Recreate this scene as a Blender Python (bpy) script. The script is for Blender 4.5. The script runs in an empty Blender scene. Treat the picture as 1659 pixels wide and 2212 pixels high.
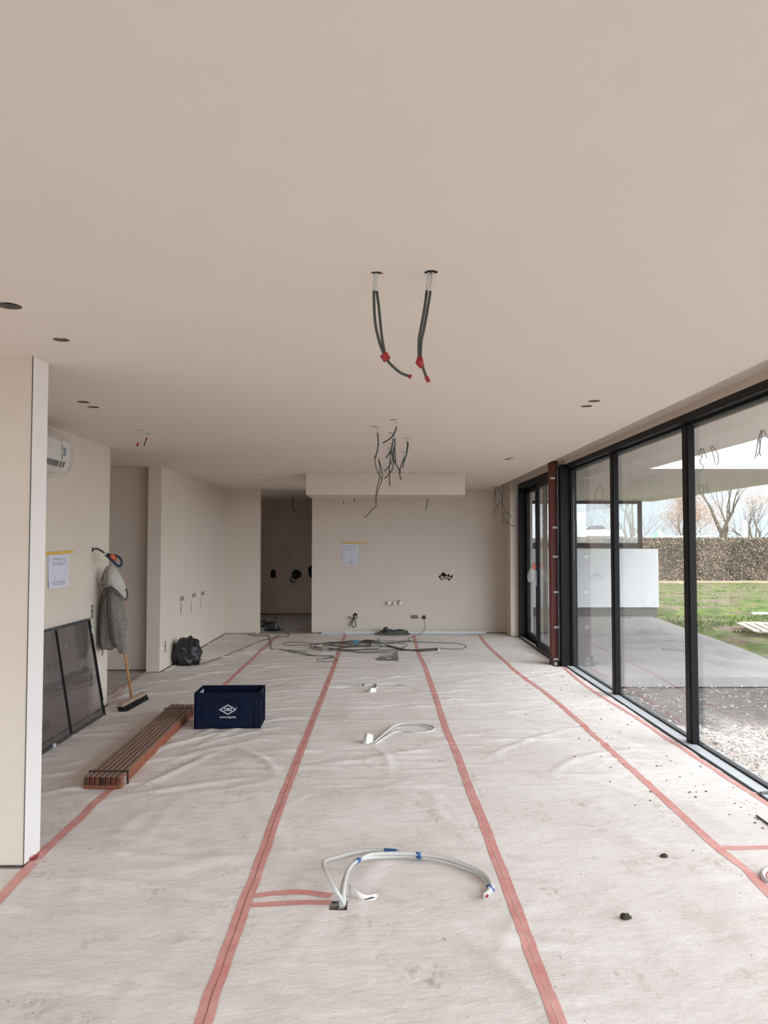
import bpy, math, random
import numpy as np
from mathutils import Vector, Matrix, noise as mn
random.seed(7); rng = np.random.default_rng(7)
S = bpy.context.scene
COL = S.collection
R = math.radians
# ------------------------------------------------------------------ camera
F = 1640.0; CX, CY = 829.5, 1106.0; VX, VY = 820.0, 1172.0      # px: focal length, image centre, vanishing point of the room
CAMH = 1.70
PITCH = math.atan((VY-CY)/F); YAW = -math.atan((CX-VX)/F)
cd = bpy.data.cameras.new('camera'); cam = bpy.data.objects.new('camera', cd); COL.objects.link(cam)
cd.sensor_fit = 'VERTICAL'; cd.sensor_height = 24; cd.lens = F/2212*24; cd.clip_end = 400; cd.clip_start = .05
cam.location = (0, 0, CAMH); cam.rotation_euler = (math.pi/2+PITCH, 0, YAW)
S.camera = cam
# ------------------------------------------------------------------ look
S.view_settings.view_transform = 'Standard'; S.view_settings.look = 'None'
S.view_settings.gamma = 1; S.view_settings.use_curve_mapping = False
S.view_settings.exposure = 0.50
try:
    S.cycles.max_bounces = 12; S.cycles.diffuse_bounces = 8; S.cycles.transparent_max_bounces = 16
    S.cycles.caustics_reflective = False; S.cycles.use_denoising = True
except Exception: pass
# ------------------------------------------------------------------ sky (overcast, brighter overhead and behind the camera)
SKY_H = (0.76, 0.89, 1.0); SKY_Z = (.985, 0.98, 1.0)
SKY_STR = 1.03; ZEN = 2.7; GLOW = 3.9; BACK = 3.3; GLOW_DIR = Vector((.86, -.42, .26)).normalized()
w = bpy.data.worlds.new('sky'); S.world = w; w.use_nodes = True
nt = w.node_tree; nt.nodes.clear()
def N(nt, t, **kw):
    n = nt.nodes.new(t)
    for k, v in kw.items(): setattr(n, k, v)
    return n
def mathn(nt, op, a, b=None, c=None, clamp=False):
    n = nt.nodes.new('ShaderNodeMath'); n.operation = op; n.use_clamp = clamp
    for i, v in enumerate((a, b, c)):
        if v is None: continue
        if isinstance(v, (int, float)): n.inputs[i].default_value = v
        else: nt.links.new(v, n.inputs[i])
    return n.outputs[0]
tc = N(nt, 'ShaderNodeTexCoord'); sx = N(nt, 'ShaderNodeSeparateXYZ'); nt.links.new(tc.outputs['Generated'], sx.inputs[0])
zz = mathn(nt, 'MAXIMUM', sx.outputs[2], 0.0)
up = mathn(nt, 'SMOOTHSTEP', zz, 0.05, 0.75) if False else mathn(nt, 'POWER', mathn(nt, 'MULTIPLY', zz, 1.25, clamp=True), 0.9)
ns = N(nt, 'ShaderNodeTexNoise'); ns.inputs['Scale'].default_value = 5; ns.inputs['Detail'].default_value = 5
mp = N(nt, 'ShaderNodeMapping'); mp.inputs['Scale'].default_value = (1, 1, 3.5); nt.links.new(tc.outputs['Generated'], mp.inputs[0]); nt.links.new(mp.outputs[0], ns.inputs[0])
mx = N(nt, 'ShaderNodeMix', data_type='RGBA'); mx.inputs['A'].default_value = (*SKY_H, 1); mx.inputs['B'].default_value = (*SKY_Z, 1)
cl = mathn(nt, 'ADD', up, mathn(nt, 'MULTIPLY', mathn(nt, 'SUBTRACT', ns.outputs[0], 0.5), 1.8), clamp=True)
nt.links.new(cl, mx.inputs['Factor'])
st = mathn(nt, 'ADD', mathn(nt, 'MULTIPLY', up, ZEN-1), 1.0)
vd = N(nt, 'ShaderNodeVectorMath', operation='DOT_PRODUCT'); vd.inputs[1].default_value = GLOW_DIR; nt.links.new(tc.outputs['Generated'], vd.inputs[0])   # the sun behind the cloud, to the right and behind
bk = mathn(nt, 'MULTIPLY', mathn(nt, 'POWER', mathn(nt, 'MAXIMUM', vd.outputs['Value'], 0.0), 3.0), GLOW)
bk = mathn(nt, 'ADD', bk, mathn(nt, 'MULTIPLY', mathn(nt, 'MAXIMUM', mathn(nt, 'MULTIPLY', sx.outputs[1], -1.0), 0.0), BACK))
st = mathn(nt, 'MULTIPLY', mathn(nt, 'ADD', st, bk), SKY_STR)
bg = N(nt, 'ShaderNodeBackground'); nt.links.new(mx.outputs['Result'], bg.inputs[0]); nt.links.new(st, bg.inputs[1])
wo = N(nt, 'ShaderNodeOutputWorld'); nt.links.new(bg.outputs[0], wo.inputs[0])
def portal(loc, rot, sx_, sy_):
    l = bpy.data.lights.new('window_portal', 'AREA'); l.shape = 'RECTANGLE'; l.size = sx_; l.size_y = sy_
    l.cycles.is_portal = True
    o = bpy.data.objects.new('window_portal', l); COL.objects.link(o); o.location = loc; o.rotation_euler = rot
portal((2.74, 3.1, 1.4), (0, R(90), 0), 2.8, 14.8)      # faces -X: daylight of the long glazed side
portal((-5.45, -.6, 1.35), (0, R(-90), 0), 2.6, 6.6)   # unseen side window, left and behind, added to light the near room
portal((-.7, -4.35, 1.35), (R(90), 0, 0), 5.6, 2.6)   # rear window, behind the camera
# ------------------------------------------------------------------ projection helpers (pixel -> a point on a real plane)
_q = cam.rotation_euler.to_matrix()
def ray(px, py): return _q @ Vector(((px-CX)/F, -(py-CY)/F, -1))
def fl(px, py, z=0.0):
    d = ray(px, py); t = (z-CAMH)/d.z; return Vector((d.x*t, d.y*t, z))
def aty(px, py, Y):
    d = ray(px, py); t = Y/d.y; return Vector((d.x*t, Y, CAMH+d.z*t))
def atx(px, py, X):
    d = ray(px, py); t = X/d.x; return Vector((X, d.y*t, CAMH+d.z*t))
# ------------------------------------------------------------------ materials
MATS = {}
def mat(name, col, rough=.6, metal=0.0, var=0.0, scale=8.0, bump=0.0, bscale=None, col2=None, spec=.5, stretch=None, detail=6, c2w=1.0):
    m = bpy.data.materials.new(name); m.use_nodes = True; t = m.node_tree
    b = t.nodes['Principled BSDF']; b.inputs['Roughness'].default_value = rough; b.inputs['Metallic'].default_value = metal
    b.inputs['Specular IOR Level'].default_value = spec
    b.inputs['Base Color'].default_value = (*col, 1)
    if var or col2 or bump:
        co = N(t, 'ShaderNodeTexCoord'); src = co.outputs['Object']
        if stretch:
            mp = N(t, 'ShaderNodeMapping'); mp.inputs['Scale'].default_value = stretch; t.links.new(src, mp.inputs[0]); src = mp.outputs[0]
    if var or col2:
        n = N(t, 'ShaderNodeTexNoise'); n.inputs['Scale'].default_value = scale; n.inputs['Detail'].default_value = detail; n.inputs['Roughness'].default_value = .6
        t.links.new(src, n.inputs[0])
        c2 = col2 or tuple(max(0, c*(1-var)) for c in col)
        mxn = N(t, 'ShaderNodeMix', data_type='RGBA'); mxn.inputs['A'].default_value = (*col, 1); mxn.inputs['B'].default_value = (*c2, 1)
        mr = N(t, 'ShaderNodeMapRange'); mr.inputs[1].default_value = .35; mr.inputs[2].default_value = .68; mr.inputs[4].default_value = c2w
        t.links.new(n.outputs[0], mr.inputs[0]); t.links.new(mr.outputs[0], mxn.inputs['Factor']); t.links.new(mxn.outputs['Result'], b.inputs['Base Color'])
    if bump:
        n2 = N(t, 'ShaderNodeTexNoise'); n2.inputs['Scale'].default_value = bscale or scale; n2.inputs['Detail'].default_value = 8
        t.links.new(src, n2.inputs[0]); bp = N(t, 'ShaderNodeBump'); bp.inputs['Strength'].default_value = bump; bp.inputs['Distance'].default_value = .02
        t.links.new(n2.outputs[0], bp.inputs['Height']); t.links.new(bp.outputs[0], b.inputs['Normal'])
    MATS[name] = m; return m
PAINT = (0.62, 0.538, 0.462)
M_wall = mat('wall_plaster', PAINT, .85, var=.045, scale=1.6, bump=.06, bscale=35, spec=.25)
M_ceil = mat('ceiling_plaster', (0.75, 0.665, 0.60), .9, var=.02, scale=.8, spec=.2)
M_endplate = mat('white_end_plate', (.74, .69, .67), .7, var=.03, scale=3)
M_fardim = mat('dimmed_far_plaster', (.42, .33, .27), .9, var=.15, scale=3)  # dimness of the far room put into a darker wall colour
M_core = mat('bare_brick_edge', (.12, .10, .085), .95, var=.5, scale=30, bump=.6, bscale=60)
M_concrete = mat('concrete_screed', (.52, .48, .445), .9, var=.25, scale=3, bump=.2, bscale=20)
M_black = mat('black_frame_paint', (.012, .011, .012), .5, var=.3, scale=15, spec=.16)
M_track = mat('inner_track_rubber', (.01, .01, .011), .6, var=.2, scale=20)
M_alu = mat('brushed_aluminium', (.58, .62, .66), .45, metal=.25, var=.12, scale=10, bump=.03, bscale=60)
M_cav = mat('plasterboard_cut_edge', (.24, .20, .17), .95, var=.3, scale=30)
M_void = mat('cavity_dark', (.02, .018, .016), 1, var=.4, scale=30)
M_red_steel = mat('red_primer_steel', (.145, .028, .018), .5, var=.35, scale=14, bump=.12, bscale=30)
M_foam = mat('blue_grey_foam', (.22, .28, .30), .9, var=.4, scale=25, bump=.9, bscale=40)
M_label = mat('white_clip', (.75, .74, .70), .5, var=.2, scale=200)
M_blackp = mat('black_plastic', (.012, .012, .013), .42, var=.3, scale=40)
M_greyc = mat('grey_cable_rubber', (.075, .07, .058), .5, var=.3, scale=60)
M_darkc = mat('charcoal_cable', (.048, .056, .046), .5, var=.35, scale=60)
M_whitec = mat('white_conduit', (.54, .52, .50), .45, var=.08, scale=60, bump=.25, bscale=260)
M_redt = mat('red_tape', (.34, .010, .016), .4, var=.3, scale=50)
M_bluet = mat('blue_tape', (.02, .10, .32), .45, var=.3, scale=60)
M_orange = mat('orange_tape', (.72, .12, .03), .5, var=.2, scale=60)
M_darkblue = mat('dark_blue_hose', (.012, .045, .10), .4, var=.3, scale=50)
M_wood = mat('broom_handle_wood', (.50, .24, .09), .5, var=.3, scale=6, stretch=(8, 8, .6))
M_woodp = mat('pale_broom_wood', (.36, .26, .19), .6, var=.25, scale=20)
M_bristle = mat('black_bristles', (.01, .01, .01), .9, var=.4, scale=120, bump=1, bscale=150)
M_knit = mat('grey_knit', (.25, .225, .20), .95, col2=(.12, .105, .092), scale=70, bump=.5, bscale=220, stretch=(1, 1, .55))
M_liner = mat('pale_hood_lining', (.47, .44, .40), .9, var=.15, scale=30, bump=.2, bscale=150)
M_zipcrease = mat('dark_zip_and_crease', (.02, .016, .016), .6, var=.3, scale=60)
M_bag = mat('black_bin_liner', (.012, .012, .015), .34, var=.4, scale=9, bump=.8, bscale=16, spec=.6)
M_crate = mat('navy_crate_plastic', (.002, .0055, .026), .55, var=.35, scale=7, spec=.15)
M_print = mat('white_print', (.62, .64, .66), .6, var=.1, scale=60)
M_dust = mat('dusty_plaster_coat', (.42, .40, .38), .9, var=.3, scale=20)
M_deckt = mat('weathered_deck_top', (.31, .235, .19), .8, col2=(.19, .13, .10), scale=9, bump=.5, bscale=40, stretch=(14, .8, 4))
M_decke = mat('red_brown_deck_side', (.30, .085, .035), .6, col2=(.17, .045, .02), scale=8, bump=.3, bscale=25, stretch=(4, 1.4, 12))
M_deckend = [mat('deck_end_%s' % n, c, .7, var=.5, scale=60) for n, c in (('red', (.13, .03, .016)), ('brown', (.09, .035, .02)), ('dark', (.035, .014, .012)), ('tan', (.17, .055, .03)))]
M_paper = mat('plan_paper', (.62, .61, .68), .8, var=.05, scale=20)
M_ink = mat('plan_ink', (.16, .15, .20), .8, var=.3, scale=80)
M_yellow = mat('yellow_masking_tape', (.72, .42, .06), .6, var=.15, scale=50)
M_ac = mat('white_appliance_plastic', (.66, .63, .61), .35, var=.05, scale=12)
M_socket = mat('beige_back_box', (.45, .40, .33), .6, var=.3, scale=60)
M_chrome = mat('dull_brass_fitting', (.55, .50, .44), .3, metal=.8, var=.2, scale=60)
M_rag = mat('grey_cloth_offcut', (.22, .20, .18), .9, var=.5, scale=30, bump=.5, bscale=60)
M_foil = mat('white_fleece_offcut', (.78, .77, .76), .7, var=.15, scale=30, bump=.3, bscale=60)
M_insul = mat('blue_insulation', (.09, .22, .30), .8, var=.3, scale=40)
M_crumb = mat('plaster_crumb', (.66, .62, .58), .9, var=.3, scale=80)
M_clod = mat('dark_mud_clod', (.10, .08, .05), .95, var=.5, scale=80, bump=1, bscale=90)
M_leaf = mat('dry_leaf_crumb', (.09, .07, .045), .9, var=.6, scale=20)
M_white = mat('white_render', (.56, .56, .575), .85, var=.05, scale=2)
M_plinth = mat('dark_grey_plinth', (.10, .098, .095), .9, var=.35, scale=4)
M_soffit = mat('soffit_render', (.66, .62, .58), .85, var=.03, scale=2)
M_terr = mat('terrace_concrete', (.26, .25, .243), .85, col2=(.19, .182, .178), scale=1.3, bump=.1, bscale=30)
M_bark = mat('grey_brown_bark', (.15, .12, .085), .95, var=.4, scale=6, bump=.5, bscale=20)
M_bark2 = mat('pale_twig_bark', (.22, .185, .13), .95, var=.3, scale=6)
M_beech = mat('dry_beech_leaf', (.42, .24, .13), .9, var=.5, scale=1.2)
M_blossom = mat('pale_blossom', (.70, .58, .52), .9, var=.3, scale=2)
M_tent = mat('mint_green_canvas', (.32, .72, .40), .8, var=.1, scale=4)
M_roof = mat('slate_roof', (.09, .085, .09), .8, var=.3, scale=10)
M_winpane = mat('far_window_pane', (.10, .13, .15), .2, var=.3, scale=3)
M_pallet = mat('pale_pallet_wood', (.70, .60, .48), .85, var=.2, scale=10)
M_sand = mat('ochre_sand', (.40, .31, .21), .95, var=.3, scale=2)
# glass: clear panes, Schlick reflection + faint dust
def glass(name, tint=(.95, .955, .95), f0=.05, dust=.022, streak=.05, dustcol=(.75, .72, .68)):
    m = bpy.data.materials.new(name); m.use_nodes = True; t = m.node_tree; t.nodes.clear()
    o = N(t, 'ShaderNodeOutputMaterial'); tr = N(t, 'ShaderNodeBsdfTransparent'); tr.inputs[0].default_value = (*tint, 1)
    gl = N(t, 'ShaderNodeBsdfGlossy'); gl.inputs['Roughness'].default_value = 0.005; gl.inputs[0].default_value = (.95, .95, .95, 1)
    lw = N(t, 'ShaderNodeLayerWeight'); lw.inputs[0].default_value = .5
    fr = mathn(t, 'ADD', mathn(t, 'MULTIPLY', mathn(t, 'POWER', lw.outputs['Facing'], 5.0), 1-f0), f0, clamp=True)
    m1 = N(t, 'ShaderNodeMixShader'); t.links.new(fr, m1.inputs[0]); t.links.new(tr.outputs[0], m1.inputs[1]); t.links.new(gl.outputs[0], m1.inputs[2])
    df = N(t, 'ShaderNodeBsdfDiffuse'); df.inputs[0].default_value = (*dustcol, 1)
    co = N(t, 'ShaderNodeTexCoord'); mp = N(t, 'ShaderNodeMapping'); mp.inputs['Scale'].default_value = (2, 2.2, .8); t.links.new(co.outputs['Object'], mp.inputs[0])
    nn = N(t, 'ShaderNodeTexNoise'); nn.inputs['Scale'].default_value = 3; nn.inputs['Detail'].default_value = 8; t.links.new(mp.outputs[0], nn.inputs[0])
    du = mathn(t, 'ADD', mathn(t, 'MULTIPLY', mathn(t, 'SUBTRACT', nn.outputs[0], .48, clamp=True), streak*3), dust, clamp=True)
    m2 = N(t, 'ShaderNodeMixShader'); t.links.new(du, m2.inputs[0]); t.links.new(m1.outputs[0], m2.inputs[1]); t.links.new(df.outputs[0], m2.inputs[2])
    t.links.new(m2.outputs[0], o.inputs[0]); MATS[name] = m; return m
M_glass = glass('window_glass')
M_clear = glass('clean_glass', f0=.03, dust=.004, streak=.01)
M_tinted = glass('tinted_grey_pane', tint=(.66, .64, .64), f0=.025, dust=.05, streak=.02, dustcol=(.30, .29, .29))
M_film = glass('clear_plastic_film', tint=(.985, .985, .985), f0=.02, dust=.10, streak=.10, dustcol=(.80, .78, .76))
# fleece sheet: off-white with scuffs
def fleece():
    m = mat('white_fleece', (.74, .715, .70), .8, spec=.3); t = m.node_tree; b = t.nodes['Principled BSDF']
    co = N(t, 'ShaderNodeTexCoord'); 
    def nz(s, d, st=None, off=0):
        mp = N(t, 'ShaderNodeMapping'); mp.inputs['Scale'].default_value = st or (1, 1, 1); mp.inputs['Location'].default_value = (off, off, 0)
        t.links.new(co.outputs['Object'], mp.inputs[0]); n = N(t, 'ShaderNodeTexNoise'); n.inputs['Scale'].default_value = s; n.inputs['Detail'].default_value = d; n.inputs['Roughness'].default_value = .62
        t.links.new(mp.outputs[0], n.inputs[0]); return n.outputs[0]
    def rg(x, a, c, o=1.0):
        r = N(t, 'ShaderNodeMapRange'); r.inputs[1].default_value = a; r.inputs[2].default_value = c; r.inputs[4].default_value = o; t.links.new(x, r.inputs[0]); return r.outputs[0]
    def mix(a, c, f):
        x = N(t, 'ShaderNodeMix', data_type='RGBA')
        if isinstance(a, tuple): x.inputs['A'].default_value = (*a, 1)
        else: t.links.new(a, x.inputs['A'])
        x.inputs['B'].default_value = (*c, 1); t.links.new(f, x.inputs['Factor']); return x.outputs['Result']
    c = mix((.755, .712, .69), (.65, .60, .57), rg(nz(.9, 5), .42, .72, .9))
    c = mix(c, (.44, .39, .34), mathn(t, 'MULTIPLY', rg(nz(3.2, 9, off=3), .52, .70, .85), rg(nz(30, 4, st=(1, .55, 1)), .46, .66)))
    c = mix(c, (.24, .20, .16), mathn(t, 'MULTIPLY', rg(nz(1.7, 4, off=7), .52, .66), rg(nz(75, 5, off=2, st=(1, .6, 1)), .64, .72, .8)))
    c = mix(c, (.86, .85, .84), rg(nz(48, 6, off=9), .70, .76, .8))
    t.links.new(c, b.inputs['Base Color'])
    bp = N(t, 'ShaderNodeBump'); bp.inputs['Strength'].default_value = .55; bp.inputs['Distance'].default_value = .03
    t.links.new(mathn(t, 'ADD', nz(5, 8, st=(.8, 1.6, 1)), mathn(t, 'MULTIPLY', nz(60, 6, off=4), .12)), bp.inputs['Height']); t.links.new(bp.outputs[0], b.inputs['Normal'])
    return m
M_fleece = fleece()
M_seam = mat('pink_seam_tape', (.62, .25, .225), .5, col2=(.68, .37, .34), scale=7, bump=.35, bscale=14, detail=8)
M_seamf = mat('dusty_pink_seam_tape', (.66, .42, .39), .6, col2=(.70, .58, .55), scale=9, bump=.3, bscale=14, detail=8)
M_seaml = mat('seam_fold_line', (.74, .62, .58), .6, var=.3, scale=9)
M_seamd = mat('seam_shadow_slit', (.28, .12, .11), .8, var=.3, scale=9)
def ground_mat():
    m = mat('rough_grass_and_soil', (.1, .2, .04), .95, spec=.1); t = m.node_tree; b = t.nodes['Principled BSDF']
    co = N(t, 'ShaderNodeTexCoord'); 
    def nz(s, d, off=0, st=(1, 1, 1)):
        mp = N(t, 'ShaderNodeMapping'); mp.inputs['Location'].default_value = (off, off, 0); mp.inputs['Scale'].default_value = st
        t.links.new(co.outputs['Object'], mp.inputs[0]); n = N(t, 'ShaderNodeTexNoise'); n.inputs['Scale'].default_value = s; n.inputs['Detail'].default_value = d; n.inputs['Roughness'].default_value = .65
        t.links.new(mp.outputs[0], n.inputs[0]); return n.outputs[0]
    def rg(x, a, c, o=1.0):
        r = N(t, 'ShaderNodeMapRange'); r.inputs[1].default_value = a; r.inputs[2].default_value = c; r.inputs[4].default_value = o; t.links.new(x, r.inputs[0]); return r.outputs[0]
    def mix(a, c, f):
        x = N(t, 'ShaderNodeMix', data_type='RGBA')
        if isinstance(a, tuple): x.inputs['A'].default_value = (*a, 1)
        else: t.links.new(a, x.inputs['A'])
        if isinstance(c, tuple): x.inputs['B'].default_value = (*c, 1)
        else: t.links.new(c, x.inputs['B'])
        t.links.new(f, x.inputs['Factor']); return x.outputs['Result']
    g = mix((.15, .19, .05), (.055, .10, .025), rg(nz(2.2, 8), .4, .6))
    so = mix((.21, .165, .12), (.12, .095, .07), rg(nz(4, 8, 5), .4, .62))
    c = mix(g, so, rg(nz(.55, 7, 11, (1, 2.2, 1)), .46, .56))
    # bare ground near the house
    sp = N(t, 'ShaderNodeSeparateXYZ'); t.links.new(co.outputs['Object'], sp.inputs[0])
    d = mathn(t, 'ADD', sp.outputs[1], mathn(t, 'MULTIPLY', nz(.6, 5, 3), 5.0))
    near = rg(d, 15.5, 13.0)
    gr = mix((.15, .14, .13), (.06, .057, .054), rg(nz(9, 8, 2), .42, .62))
    c = mix(c, gr, near)
    sandf = mathn(t, 'MULTIPLY', rg(mathn(t, 'ADD', sp.outputs[1], mathn(t, 'MULTIPLY', nz(.9, 6, 8), 3.0)), 9.4, 8.3), rg(nz(22, 9, 1), .40, .52))
    c = mix(c, (.60, .55, .51), sandf)
    t.links.new(c, b.inputs['Base Color'])
    bp = N(t, 'ShaderNodeBump'); bp.inputs['Strength'].default_value = .8; bp.inputs['Distance'].default_value = .04
    t.links.new(nz(14, 9, 6), bp.inputs['Height']); t.links.new(bp.outputs[0], b.inputs['Normal'])
    return m
M_ground = ground_mat()
M_hedge = mat('hedge_leaf', (.10, .075, .055), .9, col2=(.03, .04, .02), scale=1.1, detail=12, bump=.8, bscale=12)
M_hedgel = mat('hedge_leaf_mixed', (.32, .225, .16), .8, col2=(.05, .065, .03), scale=1.1, detail=12)
M_grass = mat('grass_blade', (.17, .215, .06), .8, col2=(.08, .13, .035), scale=3)
# ------------------------------------------------------------------ mesh builder
def tag(o, label=None, cat=None, group=None, kind=None):
    if label: o['label'] = label
    if cat: o['category'] = cat
    if group: o['group'] = group
    if kind: o['kind'] = kind
    return o
def empty(name, loc, label=None, cat=None, group=None):
    o = bpy.data.objects.new(name, None); o.empty_display_size = .05; COL.objects.link(o); o.location = loc
    return tag(o, label, cat, group)
class MB:
    def __init__(s): s.v = []; s.f = []; s.m = []; s.mi = 0
    def box(s, x0, x1, y0, y1, z0, z1):
        b = len(s.v); s.v += [(x, y, z) for z in (z0, z1) for (x, y) in ((x0, y0), (x1, y0), (x1, y1), (x0, y1))]
        for f in ((0, 3, 2, 1), (4, 5, 6, 7), (0, 1, 5, 4), (1, 2, 6, 5), (2, 3, 7, 6), (3, 0, 4, 7)): s.f.append(tuple(b+i for i in f)); s.m.append(s.mi)
        return s
    def obox(s, c, ax, ay, az):                                    # oriented box: centre, three half-axes
        b = len(s.v); c = Vector(c); ax, ay, az = Vector(ax), Vector(ay), Vector(az)
        for sz in (-1, 1):
            for (i, j) in ((-1, -1), (1, -1), (1, 1), (-1, 1)): s.v.append(tuple(c+ax*i+ay*j+az*sz))
        for f in ((0, 3, 2, 1), (4, 5, 6, 7), (0, 1, 5, 4), (1, 2, 6, 5), (2, 3, 7, 6), (3, 0, 4, 7)): s.f.append(tuple(b+i for i in f)); s.m.append(s.mi)
        return s
    def prism(s, poly, h0, h1, fn=lambda a, b, h: (a, b, h)):       # polygon extruded along fn's third coordinate
        b = len(s.v); n = len(poly)
        s.v += [fn(p[0], p[1], h0) for p in poly]+[fn(p[0], p[1], h1) for p in poly]
        s.f.append(tuple(b+i for i in range(n))[::-1]); s.f.append(tuple(b+n+i for i in range(n))); s.m += [s.mi]*2
        for i in range(n): j = (i+1) % n; s.f.append((b+i, b+j, b+n+j, b+n+i)); s.m.append(s.mi)
        return s
    def tube(s, pts, r, n=8, r1=None, cap=True):
        pts = [Vector(p) for p in pts]; b = len(s.v); k = len(pts)
        t0 = (pts[1]-pts[0]).normalized(); u = t0.cross(Vector((0, 0, 1)))
        if u.length < 1e-3: u = Vector((1, 0, 0))
        u.normalize()
        for i, p in enumerate(pts):
            t = (pts[min(i+1, k-1)]-pts[max(i-1, 0)]).normalized()
            u = (u-t*u.dot(t)); u = u.normalized() if u.length > 1e-6 else Vector((1, 0, 0)); v = t.cross(u)
            rr = (r[i] if isinstance(r, (list, tuple)) else (r if r1 is None else r+(r1-r)*i/(k-1)))
            for j in range(n): a = 2*math.pi*j/n; s.v.append(tuple(p+(u*math.cos(a)+v*math.sin(a))*rr))
        for i in range(k-1):
            for j in range(n): s.f.append((b+i*n+j, b+i*n+(j+1) % n, b+(i+1)*n+(j+1) % n, b+(i+1)*n+j)); s.m.append(s.mi)
        if cap: s.f.append(tuple(b+j for j in range(n))[::-1]); s.f.append(tuple(b+(k-1)*n+j for j in range(n))); s.m += [s.mi]*2
        return s
    def loft(s, rings, cap=True):
        b = len(s.v); n = len(rings[0])
        for r in rings: s.v += [tuple(p) for p in r]
        for i in range(len(rings)-1):
            for j in range(n): s.f.append((b+i*n+j, b+i*n+(j+1) % n, b+(i+1)*n+(j+1) % n, b+(i+1)*n+j)); s.m.append(s.mi)
        if cap: s.f.append(tuple(b+j for j in range(n))[::-1]); s.f.append(tuple(b+(len(rings)-1)*n+j for j in range(n))); s.m += [s.mi]*2
        return s
    def build(s, name, mats, parent=None, smooth=False, bevel=0, label=None, cat=None, group=None, kind=None, origin=None, solid=0, sub=0):
        if not isinstance(mats, (list, tuple)): mats = [mats]
        V = np.array(s.v, dtype=float).reshape(-1, 3)
        if parent is not None:
            off = Vector((0, 0, 0)); p = parent
            while p is not None: off += p.location; p = p.parent
        elif origin is not None: off = Vector(origin)
        else: mi, ma = V.min(0), V.max(0); off = Vector(((mi[0]+ma[0])/2, (mi[1]+ma[1])/2, mi[2]))
        me = bpy.data.meshes.new(name); me.from_pydata([tuple(x) for x in (V-np.array(off))], [], s.f); me.update()
        for m in mats: me.materials.append(m)
        if len(mats) > 1: me.polygons.foreach_set('material_index', s.m)
        if smooth: me.polygons.foreach_set('use_smooth', [True]*len(s.f))
        o = bpy.data.objects.new(name, me); COL.objects.link(o)
        if parent is not None: o.parent = parent
        else: o.location = off
        if solid: k = o.modifiers.new('thickness', 'SOLIDIFY'); k.thickness = solid; k.offset = 0
        if sub: k = o.modifiers.new('subdivision', 'SUBSURF'); k.levels = sub; k.render_levels = sub
        if bevel: k = o.modifiers.new('bevel', 'BEVEL'); k.width = bevel; k.segments = 2; k.limit_method = 'ANGLE'
        return tag(o, label, cat, group, kind)
def cr(pts, n=8):                                                   # Catmull-Rom
    pts = [Vector(p) for p in pts]; P = [pts[0]*2-pts[1]]+pts+[pts[-1]*2-pts[-2]]; out = []
    for i in range(1, len(P)-2):
        a, b, c, d = P[i-1:i+3]
        for j in range(n):
            t = j/n; out.append(.5*((2*b)+(c-a)*t+(2*a-5*b+4*c-d)*t*t+(3*b-a-3*c+d)*t**3))
    out.append(pts[-1]); return out
def cut(o, cutters, mats=None):                                     # real holes: boolean difference baked into the mesh
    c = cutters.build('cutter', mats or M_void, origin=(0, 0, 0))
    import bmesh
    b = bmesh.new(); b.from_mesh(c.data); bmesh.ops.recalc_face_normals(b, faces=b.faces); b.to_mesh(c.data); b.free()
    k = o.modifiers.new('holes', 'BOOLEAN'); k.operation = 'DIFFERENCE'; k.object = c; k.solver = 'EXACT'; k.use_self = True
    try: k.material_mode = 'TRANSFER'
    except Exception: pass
    bpy.context.view_layer.update()
    dg = bpy.context.evaluated_depsgraph_get(); me = bpy.data.meshes.new_from_object(o.evaluated_get(dg), depsgraph=dg)
    old = o.data; o.modifiers.clear(); o.data = me; me.name = old.name
    bpy.data.objects.remove(c)
ST = 'structure'
# ------------------------------------------------------------------ setting: floor
W = 2.530                                                          # right edge of the fleece
m = MB(); hx0, hx1, hy0, hy1 = -.232, -.150, 3.555, 3.640
for b in ((-6, hx0, -4.4, 18.3), (hx1, 2.55, -4.4, 18.3), (hx0, hx1, -4.4, hy0), (hx0, hx1, hy1, 18.3)): m.box(*b, -.12, 0)
m.box(hx0, hx1, hy0, hy1, -.12, -.11); m.box(2.55, 2.76, -4.4, 18.3, -.12, -.002)
m.build('floor', M_concrete, kind=ST)
# walls: plaster from 18 mm up over a bare edge
def wall(name, boxes, gap=.016, holes=None, z1=2.84, mt=None):
    m = MB()
    for (x0, x1, y0, y1, *z) in boxes:
        a, b = (z+[None, None])[:2] if z else (None, None)
        zb = gap if a is None else a; zt = z1 if b is None else b
        m.mi = 0; m.box(x0, x1, y0, y1, zb, zt)
        if a is None: m.mi = 1; m.box(x0+.012, x1-.012, y0+.012, y1-.012, 0, gap)
    o = m.build(name, [mt or M_wall, M_core, M_void], kind=ST)
    if holes: cut(o, holes)
    return o
wall('wall_stub', [(-5.4, -1.862, 4.05, 4.235)])
MB().box(-1.862, -1.857, 4.052, 4.233, .018, 2.70).build('trim_1', M_endplate, kind=ST)  # paler plate over the end face of the stub
MB().box(-1.8625, -1.8595, 4.047, 4.0515, .018, 2.70).build('trim_2', M_core, kind=ST)
wall('wall_corridor_near', [(-5.4, -2.98, 7.86, 7.98)])
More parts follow.
